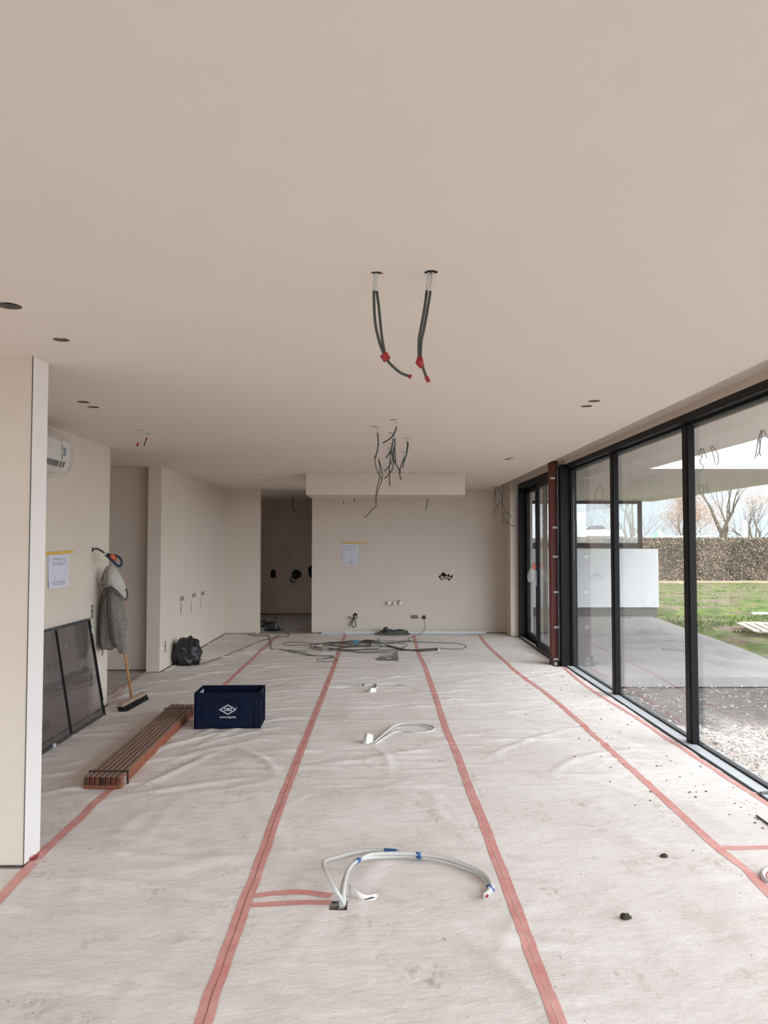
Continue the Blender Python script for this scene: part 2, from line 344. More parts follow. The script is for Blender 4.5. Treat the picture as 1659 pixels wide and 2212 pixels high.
def hole(axis, c, w, h, d, n=0, rough=0, seed=1):                  # hole cutter: a box or a ragged prism
    m = MB(); rr = random.Random(seed)
    if n:
        poly = [(w/2*math.cos(2*math.pi*i/n)*(1+rr.uniform(-rough, rough)), h/2*math.sin(2*math.pi*i/n)*(1+rr.uniform(-rough, rough))) for i in range(n)]
    else: poly = [(-w/2, -h/2), (w/2, -h/2), (w/2, h/2), (-w/2, h/2)]
    if axis == 'x': m.prism(poly, -d, .02, lambda a, b, k: (c[0]+k, c[1]+a, c[2]+b))
    elif axis == 'y': m.prism(poly, -.02, d, lambda a, b, k: (c[0]+a, c[1]+k, c[2]+b))
    else: m.prism(poly, -.02, d, lambda a, b, k: (c[0]+a, c[1]+b, c[2]+k))
    return m
def joinmb(*ms):
    r = MB()
    for q in ms:
        b = len(r.v); r.v += q.v; r.f += [tuple(i+b for i in f) for f in q.f]; r.m += q.m
    return r
XL = -2.835
s1 = atx(199, 1321, XL); s2 = atx(197, 1468, XL); hk = atx(200, 1187, XL)
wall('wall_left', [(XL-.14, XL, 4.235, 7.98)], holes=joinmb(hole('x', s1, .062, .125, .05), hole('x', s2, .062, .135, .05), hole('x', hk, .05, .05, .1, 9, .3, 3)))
wall('wall_corridor_end', [(-5.4, -3.04, 10.17, 10.3)])
wall('wall_corridor_side', [(-5.5, -5.4, 2.7, 10.3), (-5.5, -5.4, -4.4, -3.9), (-5.5, -5.4, -3.9, 2.7, 2.62, 2.84)])
XK = -2.87
pk = [atx(393, 1293, XK), atx(419, 1286, XK), atx(438, 1281.5, XK)]; sl = [atx(391, 1317, XK), atx(413, 1310, XK), atx(433, 1303, XK)]; s3 = atx(357, 1397, XK)
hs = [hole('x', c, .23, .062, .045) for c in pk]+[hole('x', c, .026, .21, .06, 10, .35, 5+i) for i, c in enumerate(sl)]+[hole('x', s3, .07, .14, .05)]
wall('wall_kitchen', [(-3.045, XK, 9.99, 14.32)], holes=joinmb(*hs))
wall('wall_back_left', [(XK, -2.235, 14.20, 14.32)])
YB = 14.30
hb = [aty(767, 1331, YB), aty(963, 1247, YB), aty(895, 1332.5, YB), aty(916, 1333, YB)]
hs = [hole('y', hb[0], .085, .12, .08, 9, .3, 11), hole('y', hb[2], .135, .066, .05), hole('y', hb[3], .068, .066, .05)]
m = MB(); rr = random.Random(4); poly = [(-.135, .02), (-.09, .055), (-.045, .10), (0, .055), (.03, .04), (.06, .065), (.085, .03), (.135, .045), (.12, -.01), (.085, -.045), (.05, -.065), (.01, -.03), (-.04, -.035), (-.075, -.06), (-.11, -.03)]
m.prism(poly, -.02, .07, lambda a, b, k: (hb[1].x+a, YB+k, hb[1].z+b)); hs.append(m)
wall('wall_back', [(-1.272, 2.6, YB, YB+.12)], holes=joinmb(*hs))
wall('wall_back_right', [(2.36, 2.62, 13.70, YB)])
YF = 18.05
hs = [hole('y', aty(590, 1241, YF), .16, .22, .08, 10, .3, 21), hole('y', aty(641, 1240, YF), .19, .25, .08, 10, .3, 22), hole('y', aty(671, 1233, YF), .16, .30, .08, 10, .35, 23)]
wall('wall_far_room', [(-4.2, 2.62, YF, YF+.15)], gap=.03, holes=joinmb(*hs), mt=M_fardim)
wall('wall_far_room_side', [(-4.3, -4.2, 14.32, YF+.15), (2.5, 2.62, YB+.12, YF)], mt=M_fardim)
wall('wall_rear', [(-5.4, -3.6, -4.45, -4.3), (2.2, 2.76, -4.45, -4.3), (-3.6, 2.2, -4.45, -4.3, 2.62, 2.84)])
# ceiling with the round lamp openings cut through
def ce(px, py): return fl(px, py, 2.70) if False else (lambda d: Vector((d.x*1.0/d.z, d.y*1.0/d.z, 2.70)))(ray(px, py))
spots = [(20, 661, .05), (132, 734, .039), (180, 868.5, .043), (201, 879.5, .043), (1283.5, 866.5, .043), (1267, 877.5, .043), (1102, 989.5, .043), (1094, 992.5, .043), (562, 1025, .03), (579, 1036, .03), (583, 1038.5, .03), (598, 1048, .03)]
cab = [(815, 590), (931, 588)]
m = MB(); m.box(-5.4, 2.12, -4.4, 18.2, 2.70, 2.724)
ceil = m.build('ceiling', [M_ceil, M_cav], kind=ST)
cut(ceil, joinmb(*[(lambda c, r: hole('z', c, 2*r, 2*r, .06, 24))(ce(x, y), r) for x, y, r in spots]+[hole('z', ce(815, 590), .028, .03, .06, 10, .3, 3), hole('z', ce(931, 588), .05, .04, .06, 12, .2, 4)]), M_cav)
MB().box(-5.5, 2.55, -4.45, 18.2, 2.86, 3.08).build('ceiling_void', M_core, kind=ST)
m = MB(); m.box(2.11, 2.135, -4.3, YB, 2.725, 2.86); m.box(2.135, 2.56, -4.3, YB, 2.84, 2.86); m.box(2.55, 2.76, -4.3, 14.4, 2.775, 2.86); m.box(2.50, 2.56, 10.5, 13.71, 2.755, 2.86)
m.build('ceiling_recess', M_wall, kind=ST)
MB().box(-1.055, 1.225, 10.86, 12.3, 2.385, 2.70).build('ceiling_bulkhead', M_wall, kind=ST, bevel=.004)
# ------------------------------------------------------------------ glazed side
XG = 2.655
m = MB(); m.box(2.552, 2.70, -4.3, 10.53, 2.714, 2.775); m.box(2.62, 2.70, -4.3, 10.53, 2.69, 2.714)          # head
m.box(2.646, 2.70, -4.3, 10.53, -.002, .032); m.box(2.60, 2.642, -4.3, 10.53, -.002, .006)                        # foot gasket
m.build('window_head_frame', M_black, kind=ST, bevel=.002)
MB().box(2.548, 2.644, -4.3, 10.41, .0, .022).build('window_sill', M_alu, kind=ST, bevel=.002)
MB().box(2.532, 2.547, -4.3, 10.40, -.001, .016).build('trim_window_gap', M_track, kind=ST)
MB().box(2.49, 2.62, 10.42, 10.53, 0, 2.775).box(2.62, 2.70, 10.38, 10.53, .0, 2.71).build('window_end_post', M_black, kind=ST, bevel=.002)
ys = [10.40]+[8.485-2.05*k for k in range(0, 6)]+[-4.25]
for i, y in enumerate(ys[1:-1]):
    MB().box(2.604, 2.662, y-.062, y+.066, .0, 2.72).box(2.598, 2.606, y-.04, y+.045, .02, 2.715).build('window_mullion', M_black, kind=ST, bevel=.002)
for i in range(len(ys)-1):
    o = MB().box(XG-.004, XG+.004, ys[i+1]+.05, ys[i]-.03, .03, 2.70).build('window_%d' % (i+1), M_glass, kind=ST)
m = MB(); m.box(-3.6, -3.5, -4.42, -4.33, 0, 2.62); m.box(2.1, 2.2, -4.42, -4.33, 0, 2.62); m.box(-.75, -.65, -4.42, -4.33, 0, 2.62); m.box(-3.6, 2.2, -4.42, -4.33, 2.54, 2.62); m.box(-3.6, 2.2, -4.42, -4.33, 0, .08)
m.build('window_rear_frame', M_black, kind=ST)
MB().box(-3.5, 2.1, -4.38, -4.372, .08, 2.54).build('window_rear', M_glass, kind=ST)
m = MB()
for y in (-3.9, -1.75, .5, 2.6): m.box(-5.48, -5.39, y, y+.1, 0, 2.62)
m.box(-5.48, -5.39, -3.9, 2.7, 2.54, 2.62); m.box(-5.48, -5.39, -3.9, 2.7, 0, .08); m.build('window_left_frame', M_black, kind=ST)
MB().box(-5.44, -5.432, -3.85, 2.65, .08, 2.54).build('window_left', M_glass, kind=ST)  # unseen window, added to brighten the near ceiling and wall stub
# sliding door at the far end
m = MB(); m.box(2.50, 2.70, 13.60, 13.70, 0, 2.755); m.box(2.50, 2.70, 10.53, 10.64, 0, 2.755); m.box(2.50, 2.70, 10.64, 13.6, 2.66, 2.755)
m.box(2.50, 2.70, 10.64, 13.6, -.001, .02)
fr = m.build('door_1', M_black, kind=ST, bevel=.002)
def leaf(x, ya, yb, nm):
    m = MB(); m.box(x, x+.06, ya, ya+.09, .02, 2.66); m.box(x, x+.06, yb-.09, yb, .02, 2.66); m.box(x, x+.06, ya, yb, .02, .12); m.box(x, x+.06, ya, yb, 2.58, 2.66)
    f = m.build('door_leaf', M_black, fr, bevel=.002); MB().box(x+.026, x+.034, ya+.09, yb-.09, .12, 2.58).build('pane', M_glass, f)
    return f
la = leaf(2.62, 12.10, 13.6, 'far'); lb = leaf(2.52, 10.64, 12.28, 'near')
MB().box(2.512, 2.52, 12.20, 12.245, 1.0, 1.25).build('door_handle', M_alu, lb)
MB().box(2.505, 2.56, 10.6, 13.6, .02, .028).build('track', M_alu, fr)
# plastic strip and orange tape on the door stile
d0 = empty('plastic_bag', (2.50, 12.27, 1.15), 'clear plastic bag with an orange tab taped to the sliding door stile', 'plastic bag')
a = aty(1148, 1222, 12.26)
m = MB(); m.prism([(0.02, .08), (.055, .12), (.06, .0), (.02, -.03)], 0, .012, lambda p, q, k: (2.45+p*.9, 12.24-k, a.z-.05+q)); m.build('tape', M_orange, d0)
m = MB(); rings = []
for i in range(8):
    t = i/7; wv = .03+.03*math.sin(t*3); rings.append([(2.455-.02*t+wv*math.cos(q)*1.1, 12.235+.012*math.sin(q), a.z-.04-.22*t+.01*math.sin(3*q)) for q in np.linspace(0, 2*math.pi, 9)[:-1]])
m.loft(rings); m.build('film', M_film, d0, smooth=True)
# ------------------------------------------------------------------ red steel column
col = empty('steel_column', (2.425, 10.62, 0), 'dark red primed steel column between the sliding door and the large window', 'column')
m = MB(); n = 20; prof = []
for i in range(n):
    a = 2*math.pi*i/n; c, s_ = math.cos(a), math.sin(a); prof.append((2.427+.056*math.copysign(abs(c)**.45, c), 10.62+.056*math.copysign(abs(s_)**.45, s_)))
m.prism(prof, 0, 2.84); m.build('shaft', M_red_steel, col, smooth=False)
for (x, y) in ((1194, 1033), (1199, 1139.5), (1199.5, 1202.5), (1201, 1279), (1202, 1355), (1201.5, 1424)):
    p = aty(x, y, 10.555); MB().obox((p.x, 10.555, p.z), (.032, 0, 0), (0, .006, 0), (0, 0, .014)).box(p.x-.026, p.x-.01, 10.546, 10.55, p.z-.009, p.z+.009).build('clip', M_label, col, label='pale clip band')
m = MB(); rings = []
for i in range(90):
    z = .03+2.70*i/89; j = .012*mn.noise(Vector((0, 0, z*9)))+.006*mn.noise(Vector((3, 0, z*30)))
    rings.append([(2.478+j, 10.56, z), (2.497+j, 10.555, z), (2.503, 10.60, z), (2.478, 10.60, z)])
m.loft(rings); m.build('foam_strip', M_foam, col, smooth=True)
m = MB(); m.box(2.36, 2.37, 10.54, 10.60, 0, .14); m.box(2.37, 2.50, 10.53, 10.57, .0, .05); m.build('foot_bracket', M_track, col)
MB().obox((2.43, 10.528, .03), (.022, 0, .008), (0, .008, 0), (-.006, 0, .022)).build('plaster_lump', M_crumb, col)
# ------------------------------------------------------------------ wrinkled fleece
dx = .021
x0, y0 = -4.35, .2
nx = int(round((W-x0)/dx))+1; ny = int(round((14.19-y0)/dx))+1
gx = x0+np.arange(nx)*dx; gy = y0+np.arange(ny)*dx
H = np.zeros((ny, nx))
def smooth_noise(nxc, nyc, amp):
    c = rng.normal(size=(nyc+3, nxc+3)); yy = np.linspace(0, nyc, ny); xx = np.linspace(0, nxc, nx)
    yi = yy.astype(int); xi = xx.astype(int); fy = yy-yi; fx = xx-xi; fy = fy*fy*(3-2*fy); fx = fx*fx*(3-2*fx)
    a = c[yi][:, xi]; b = c[yi][:, xi+1]; d = c[yi+1][:, xi]; e = c[yi+1][:, xi+1]
    return amp*((a*(1-fx)+b*fx)*(1-fy)[:, None]+(d*(1-fx)+e*fx)*fy[:, None])
H += smooth_noise(14, 26, .0016)+smooth_noise(34, 60, .0008)
def wrinkle(cx, cy, th, L, wd, a, curv=0):
    ext = L*1.6+.05; i0 = max(0, int((cx-ext-x0)/dx)); i1 = min(nx, int((cx+ext-x0)/dx)+1); j0 = max(0, int((cy-ext-y0)/dx)); j1 = min(ny, int((cy+ext-y0)/dx)+1)
    if i1 <= i0 or j1 <= j0: return
    X, Y = np.meshgrid(gx[i0:i1]-cx, gy[j0:j1]-cy); u = X*math.cos(th)+Y*math.sin(th); v = -X*math.sin(th)+Y*math.cos(th)+curv*u*u
    H[j0:j1, i0:i1] += a*np.exp(-(v/wd)**2)*np.exp(-(u/L)**4)
for k in range(760):
    cy = rng.uniform(2.2, 14); cx = rng.uniform(-2.9, 2.4)
    if cy < 5.2: th = rng.normal(-.9, .5); L = rng.uniform(.2, .6); wd = rng.uniform(.035, .075); a = rng.uniform(.0012, .0035)
    else: th = rng.normal(-.08 if cx > -1.2 else .5, .42); L = rng.uniform(.15, .6); wd = rng.uniform(.022, .05); a = rng.uniform(.0018, .006)
    if cx > 1.3 and rng.random() < .5: a *= .5
    wrinkle(cx, cy, th, L, wd, 1.55*a*(1 if rng.random() < .8 else -.6), rng.normal(0, .35))
for (px, py, th, L, a) in ((560, 1640, -1.0, .45, .011), (470, 1640, -.5, .45, .009), (420, 1600, .9, .4, .009), (400, 1660, 1.2, .5, .008), (860, 1520, -.05, .8, .008), (800, 1560, .02, .9, .007), (700, 1530, .05, .6, .006), (900, 1650, -.1, .7, .006),
                           (1010, 2010, -.55, .5, .010), (950, 1985, -.5, .35, .008), (200, 1590, .2, .5, .01), (620, 1500, .1, .5, .007), (1140, 2150, -1.2, .5, .006), (1030, 1530, -.6, .4, .006), (350, 1500, .35, .5, .01), (280, 1640, .9, .5, .008)):
    p = fl(px, py); wrinkle(p.x, p.y, th, L, .04, a*1.35, rng.normal(0, .15))
H += .010-min(0, 0); H = np.clip(H, .0035, .03)
slot = (gx[:, None].T*0)
def hz(x, y):
    i = min(max((x-x0)/dx, 0), nx-1.001); j = min(max((y-y0)/dx, 0), ny-1.001); a, b = int(i), int(j); fx, fy = i-a, j-b
    return float((H[b, a]*(1-fx)+H[b, a+1]*fx)*(1-fy)+(H[b+1, a]*(1-fx)+H[b+1, a+1]*fx)*fy)
gxc = (gx[:-1]+gx[1:])/2; gyc = (gy[:-1]+gy[1:])/2; XX, YY = np.meshgrid(gxc, gyc)
ok = ((YY < 4.03) & (XX > x0)) | ((YY >= 4.03) & (YY < 4.26) & (XX > -1.845)) | ((YY >= 4.26) & (YY < 7.99) & (XX > XL+.018)) | ((YY >= 7.99) & (YY < 9.98) & (XX > -3.0+.02*np.sin(YY*9))) | ((YY >= 9.98) & (XX > XK+.018) & (YY < 14.18))
ok &= ~((XX > 2.36) & (XX < 2.52) & (YY > 10.38) & (YY < 10.70)); ok &= ~((YY > 13.67) & (XX > 2.345)); ok &= ~((XX > hx0) & (XX < hx1) & (YY > hy0) & (YY < hy1)); ok &= ~((YY > 10.38) & (XX > 2.485))
idx = np.arange(nx*ny).reshape(ny, nx); Q = np.stack([idx[:-1, :-1], idx[:-1, 1:], idx[1:, 1:], idx[1:, :-1]], -1)[ok]
V = np.zeros((ny, nx, 3)); V[..., 0] = gx; V[..., 1] = gy[:, None]; V[..., 2] = H; V = V.reshape(-1, 3)
used = np.unique(Q); remap = -np.ones(len(V), int); remap[used] = np.arange(len(used)); V = V[used]; Q = remap[Q]
me = bpy.data.meshes.new('floor_covering'); me.vertices.add(len(V)); me.vertices.foreach_set('co', V.ravel()); me.loops.add(Q.size); me.loops.foreach_set('vertex_index', Q.ravel().astype(np.int32))
me.polygons.add(len(Q)); me.polygons.foreach_set('loop_start', np.arange(0, Q.size, 4, dtype=np.int32)); me.polygons.foreach_set('loop_total', np.full(len(Q), 4, dtype=np.int32)); me.polygons.foreach_set('use_smooth', np.ones(len(Q), bool)); me.update(calc_edges=True); me.materials.append(M_fleece)
sheet = bpy.data.objects.new('floor_covering', me); COL.objects.link(sheet)
tag(sheet, 'off-white wrinkled protective fleece spread over the whole floor', 'floor covering')
# ------------------------------------------------------------------ seam tapes on the fleece
def strip(pts, wd, mt, label, group=None, seam=None, lift=.0016, parts=True):
    P = cr([Vector((p.x, p.y, 0)) for p in pts], 10); L = [0]
    for a, b in zip(P, P[1:]): L.append(L[-1]+(b-a).length)
    n = max(8, int(L[-1]/.03)); Q = []
    j = 0
    for i in range(n+1):
        s_ = L[-1]*i/n
        while j < len(L)-2 and L[j+1] < s_: j += 1
        t = (s_-L[j])/max(1e-9, L[j+1]-L[j]); Q.append(P[j].lerp(P[j+1], t))
    def ribbon(off0, off1, lf, k, jit=.003):
        m = MB(); rows = []
        for i, q in enumerate(Q):
            d = (Q[min(i+1, n)]-Q[max(i-1, 0)]).normalized(); nrm = Vector((-d.y, d.x, 0)); r = []
            for c in range(k+1):
                e = jit*mn.noise(Vector((q.x*7+c*5, q.y*5, 3))); o_ = off0+(off1-off0)*c/k+(e if c in (0, k) else 0)
                x, y = q.x+nrm.x*o_, q.y+nrm.y*o_; r.append((x, y, hz(x, y)+lf))
            rows.append(r)
        for r in rows: m.v += r
        for i in range(n):
            for c in range(k): a = i*(k+1)+c; m.f.append((a, a+1, a+k+2, a+k+1)); m.m.append(0)
        return m
    o = ribbon(-wd/2, wd/2, lift, 4).build('seam_tape', mt, smooth=True, label=label, cat='tape', group=group)
    if seam:
        ribbon(-.0014, .0014, lift+.0012, 1, .001).build('fold_line', seam, o, smooth=True)
    return o
G = 'pink tapes along the fleece seams'
T = lambda l: [fl(*p) for p in l]
strip(T([(746, 1373), (735, 1400), (722, 1440), (697, 1505), (669, 1577), (640, 1652), (609, 1733), (582, 1810), (553, 1895), (533, 1945), (506, 2025), (470, 2125), (441, 2212), (418, 2280)]), .063, M_seam, 'long pink tape running from the back wall down just left of the white pipes', G, M_seamd)
strip(T([(893, 1373), (905, 1415), (918, 1442), (944, 1518), (966, 1585), (987, 1632), (1013, 1703), (1042, 1775), (1067, 1845), (1091, 1905), (1126, 2000), (1158, 2090), (1203, 2212), (1225, 2275)]), .060, M_seam, 'long pink tape passing just right of the white pipe ends, with a folded crease', G, M_seaml)
strip(T([(1036, 1373), (1052, 1395), (1090, 1430), (1120, 1457), (1196, 1513), (1279, 1588), (1357, 1658), (1446, 1739), (1512, 1801), (1548, 1834), (1587, 1864), (1632, 1904), (1662, 1936), (1720, 1990)]), .056, M_seam, 'long pink tape crossing the right half of the floor, met by a short cross tape', G)
t4 = T([(1214, 1441), (1267, 1485), (1324, 1522), (1381, 1557), (1438, 1596), (1500, 1637), (1575, 1687), (1662, 1743), (1790, 1826)])
strip(t4, .042, M_seam, 'pale pink tape along the window sill edge', G)
strip(T([(602, 1373), (560, 1411), (485, 1482), (400, 1561), (235, 1712), (180, 1765), (120, 1819), (95, 1842), (60, 1880), (0, 1947), (-40, 1990)]), .056, M_seam, 'long pink tape on the left, running under the deck plank bundle', G)
strip(T([(1552, 1836), (1600, 1836), (1662, 1835), (1690, 1835)]), .05, M_seam, 'short pink cross tape at the right edge of the picture', 'short pink cross tapes')
strip(T([(543, 1941), (600, 1934), (660, 1934), (716, 1942)]), .046, M_seam, 'upper of two short pink tapes leading to the floor slot', 'short pink cross tapes')
strip(T([(540, 1961), (600, 1957), (660, 1955), (716, 1957)]), .046, M_seam, 'lower of two short pink tapes leading to the floor slot', 'short pink cross tapes')
strip(T([(-60, 1868), (0, 1866), (50, 1864), (102, 1862)]), .045, M_seamf, 'faded pink tape along the foot of the near left wall', 'short pink cross tapes')
strip(T([(322, 1452), (300, 1466), (272, 1484), (244, 1513)]), .05, M_seamf, 'faded pink tape in the corridor behind the broom', 'short pink cross tapes')
# red tape scrap at the foot of the near wall
m = MB(); c = fl(64, 1858)
for (a, b, e, f, g) in ((-.035, .02, 0, .03, .015), (-.01, .045, -.012, .02, .02), (.01, .03, .01, .028, .008)):
    m.obox((c.x+a+.01, c.y+e-.02, hz(c.x, c.y)+.006+g/2), (f, .004, .003), (-.003, .018, .002), (0, 0, .003))
m.build('tape_scrap', M_redt, label='crumpled bright red tape scrap at the near wall corner', cat='tape', smooth=False, bevel=.001)
# ------------------------------------------------------------------ floor slot, conduits
fp = lambda px, py, r=.01, lift=0: (lambda p: Vector((p.x, p.y, hz(p.x, p.y)+r+lift)))(fl(px, py, .01))
cset = empty('conduit_bundle', (-.19, 3.6, 0), 'bundle of white ribbed conduits with blue tape rising from a floor slot, near centre', 'conduit')
r = .0098
def lifted(pts, r):                                                # (px, py, height of the tube centre above the floor)
    return cr([(lambda p: Vector((p.x, p.y, p.z)))(fl(px, py, z)) for px, py, z in pts], 10)
A = [Vector((-.212, 3.60, -.09))]+lifted([(741, 1951, .02), (735, 1938, .05), (722, 1918, .09), (704, 1885, .12), (698, 1868, .11), (705, 1858, .075), (730, 1851, .045), (770, 1841, .03), (805, 1836.5, .025), (845, 1838, .022), (868, 1841, .022)], r)
MB().tube(A, r, 12).build('pipe', M_whitec, cset, smooth=True)
B = [Vector((-.185, 3.60, -.09))]+lifted([(744, 1950, .02), (742, 1930, .06), (745, 1905, .09), (752, 1880, .10), (768, 1862, .085), (795, 1853, .05), (850, 1850, .028), (905, 1851, .025), (960, 1861, .024), (1005, 1876, .022), (1038, 1890, .022), (1053, 1910, .024), (1056, 1922, .03), (1050, 1930, .034), (1044, 1934, .036)], r)
MB().tube(B, r, 12).build('pipe', M_whitec, cset, smooth=True)
C_ = [Vector((-.165, 3.60, -.09))]+lifted([(736, 1950, .02), (738, 1925, .06), (744, 1898, .085), (757, 1872, .09), (775, 1858, .07), (800, 1846, .06), (850, 1843.5, .05), (905, 1845, .048), (960, 1853, .045), (1010, 1870, .04), (1047, 1890, .04), (1062, 1912, .034), (1061, 1922, .02), (1052, 1932, .018), (1043, 1938, .018)], r)
MB().tube(C_, r, 12).build('pipe', M_whitec, cset, smooth=True)
def band(P, i, rr_, L, mt, parent, nm='tape_band', both=None):
    i = max(1, min(i, len(P)-2)); d = (P[i+1]-P[i-1]).normalized(); m = MB(); m.tube([P[i]-d*L/2, P[i]-d*L/4, P[i]+d*L/4, P[i]+d*L/2], rr_, 12)
    if both is not None: c = P[i].lerp(both, .5); m = MB().tube([c-d*L/2, c+d*L/2], rr_*1.6, 12)
    return m.build(nm, mt, parent, smooth=True, label='blue tape band' if mt is M_bluet else None)
def near(P, px, py):
    def pr(p): 
        q = _q.transposed() @ (Vector(p)-Vector((0, 0, CAMH))); return Vector((CX+F*q.x/-q.z, CY-F*q.y/-q.z))
    return min(range(len(P)), key=lambda i: (pr(P[i])-Vector((px, py))).length)
i = near(A, 850, 1838); MB().tube(A[i-6:i+4], r*1.22, 12).build('tape_band', M_bluet, cset, smooth=True, label='blue tape band')
for (x, y) in ((771, 1862), (904, 1848), (1056, 1917)):
    i = near(B, x, y); j = near(C_, x, y); c = B[i].lerp(C_[j], .5); d = (B[i+1]-B[i-1]).normalized()
    sp = (B[i]-C_[j]); hw = sp.length/2+r*1.25; u = sp.normalized() if sp.length > 1e-4 else Vector((0, 0, 1)); v = d.cross(u).normalized(); u = v.cross(d).normalized()
    ring = lambda o_: [tuple(c+d*o_+u*math.cos(q)*hw+v*math.sin(q)*r*1.3) for q in np.linspace(0, 2*math.pi, 17)[:-1]]
    MB().loft([ring(-.012), ring(.012)]).build('tape_band', M_bluet, cset, smooth=True, label='blue tape band')
d = (B[-1]-B[-3]).normalized(); MB().tube([B[-1]-d*.004, B[-1]+d*.012], r*.7, 12).build('pipe_end', M_woodp, cset, smooth=True)
MB().tube([B[-4]+Vector((.012, 0, -.004)), B[-2]+Vector((.018, 0, -.006))], r*.9, 8).build('wire_tip', M_redt, cset, smooth=True)
MB().tube([A[-1], A[-1]+(A[-1]-A[-3]).normalized()*.03], .002, 6).build('wire_tip', M_blackp, cset, smooth=True)
# dark slot and turned up flap
m = MB(); m.box(hx0, hx1, hy0, hy1, -.108, -.1); m.build('slot_liner', M_void, cset)
m = MB(); rows = []
base = fl(757, 1953); 
for i in range(9):
    t = i/8
    rows.append([(base.x-.01+.14*t, base.y+.055-.06*math.sin(t*3.14)+.02*t, .012+.004*math.sin(9*t)+.012*(1-abs(2*t-1))*q+.055*q*(1-t)**1.2) if q else (base.x-.01+.14*t, base.y+.045*math.cos(t*3.1), .012) for q in (0, .5, 1)])
for rw in rows: m.v += [tuple(x) for x in rw]
for i in range(8):
    for c in range(2): a = i*3+c; m.f.append((a, a+1, a+4, a+3)); m.m.append(0)
m.build('torn_flap', M_fleece, label='torn curl of fleece lifted beside the floor slot', cat='fleece scrap', smooth=True, solid=.002)
m = MB(); p = fl(797, 1949); m.prism([(-.04, -.004), (-.01, -.012), (.03, .002), (.005, .006), (-.015, .0)], 0, .0012, lambda a, b, k: (p.x+a, p.y+b*1.6, hz(p.x, p.y)+.004+k)); m.build('slit', M_void, bpy.data.objects['torn_flap'] if False else cset)
# second loop and the white folded offcut
l2 = empty('conduit_loop', fl(795, 1606), 'white conduit loop lying mid floor beside a white folded offcut', 'conduit')
P2 = lifted([(801, 1609, .006), (815, 1598, .02), (835, 1580, .03), (856, 1566, .03), (885, 1562.5, .03), (915, 1565, .025), (937, 1572, .025), (930, 1580, .02), (900, 1583, .018), (868, 1580, .018), (850, 1583, .018), (830, 1594, .016), (808, 1609, .008)], r)
MB().tube(P2, .0095, 10).build('pipe', M_whitec, l2, smooth=True)
def offcut(px, py, w, h, lab, seed):
    p = fl(px, py); z = hz(p.x, p.y); m = MB(); q = .03
    m.v += [(p.x-w/2, p.y-.02, z), (p.x-w/6, p.y-.045, z+.002), (p.x+w/2, p.y, z), (p.x-w/3, p.y+.05, z+h*.9), (p.x-w*.05, p.y+.01, z+h), (p.x+w*.45, p.y+.035, z+h*.8), (p.x-w*.55, p.y+.07, z)]
    m.f += [(0, 1, 4, 3), (1, 2, 5, 4), (3, 6, 0)]; m.m += [0]*3
    return m.build('fleece_offcut', M_foil, label=lab, cat='fleece scrap', solid=.003, group='white fleece offcuts')
offcut(795, 1607, .085, .075, 'folded white fleece offcut beside the mid floor conduit loop', 1)
offcut(803, 1497, .10, .045, 'flat white fleece offcut lying by the thin far conduit', 2)
l3 = empty('conduit_lead', fl(812, 1493), 'thin grey and white conduits bent in a flat hook, beyond the conduit loop', 'conduit')
P3 = lifted([(806, 1494, .006), (814, 1482, .03), (808, 1478, .035), (788, 1480, .03), (750, 1481, .02), (708, 1486, .012)], r)
P4 = lifted([(811, 1493, .006), (812, 1481, .022), (785, 1483, .018), (750, 1484, .014), (716, 1489, .01)], r)
MB().tube(P3, .0085, 8).build('pipe', M_whitec, l3, smooth=True); MB().tube(P4, .0085, 8).build('pipe', M_whitec, l3, smooth=True)
q3 = P3[near(P3, 784, 1479)]; MB().obox(q3+Vector((0, 0, .003)), (.007, 0, 0), (0, .012, 0), (0, 0, .014)).build('tie', M_blackp, l3)
p = fl(866, 1484); MB().obox((p.x, p.y, hz(p.x, p.y)+.01), (.03, 0, 0), (0, .012, 0), (0, 0, .008)).obox((p.x+.05, p.y, hz(p.x, p.y)+.004), (.022, 0, 0), (0, .006, 0), (0, 0, .002)).build('connector_offcut', M_socket, label='small grey connector offcut on the fleece right of the hooked conduits', cat='offcut', bevel=.002)
# right edge conduit
l4 = empty('conduit_coil', fl(1662, 1890), 'white conduit ring with red wires cut off by the right picture edge', 'conduit')
P5 = lifted([(1690, 1908, .012), (1664, 1907, .016), (1650, 1897, .02), (1648, 1886, .024), (1655, 1878, .028), (1680, 1874, .03), (1720, 1880, .02)], r)
MB().tube(P5, .013, 10).build('pipe', M_whitec, l4, smooth=True)
MB().tube(lifted([(1663, 1902, .014), (1656, 1894, .016), (1657, 1884, .02), (1672, 1882, .02)], r), .004, 6).build('wire', M_redt, l4, smooth=True)
# board at the right edge near the sill
m = MB(); a, b, c2, d2 = fl(1634, 1768), fl(1700, 1764), fl(1760, 1800), fl(1665, 1790)
m.prism([(a.x, a.y), (d2.x, d2.y), (c2.x, c2.y), (b.x, b.y)], .014, .02); bo = m.build('board_offcut', M_foil, label='thin white board offcut with a dark edge near the sill at the right picture edge', cat='board')
MB().tube([(a.x, a.y, .019), (d2.x, d2.y, .019), (c2.x, c2.y, .019)], .004, 6).build('edge_strip', M_blackp, bo)
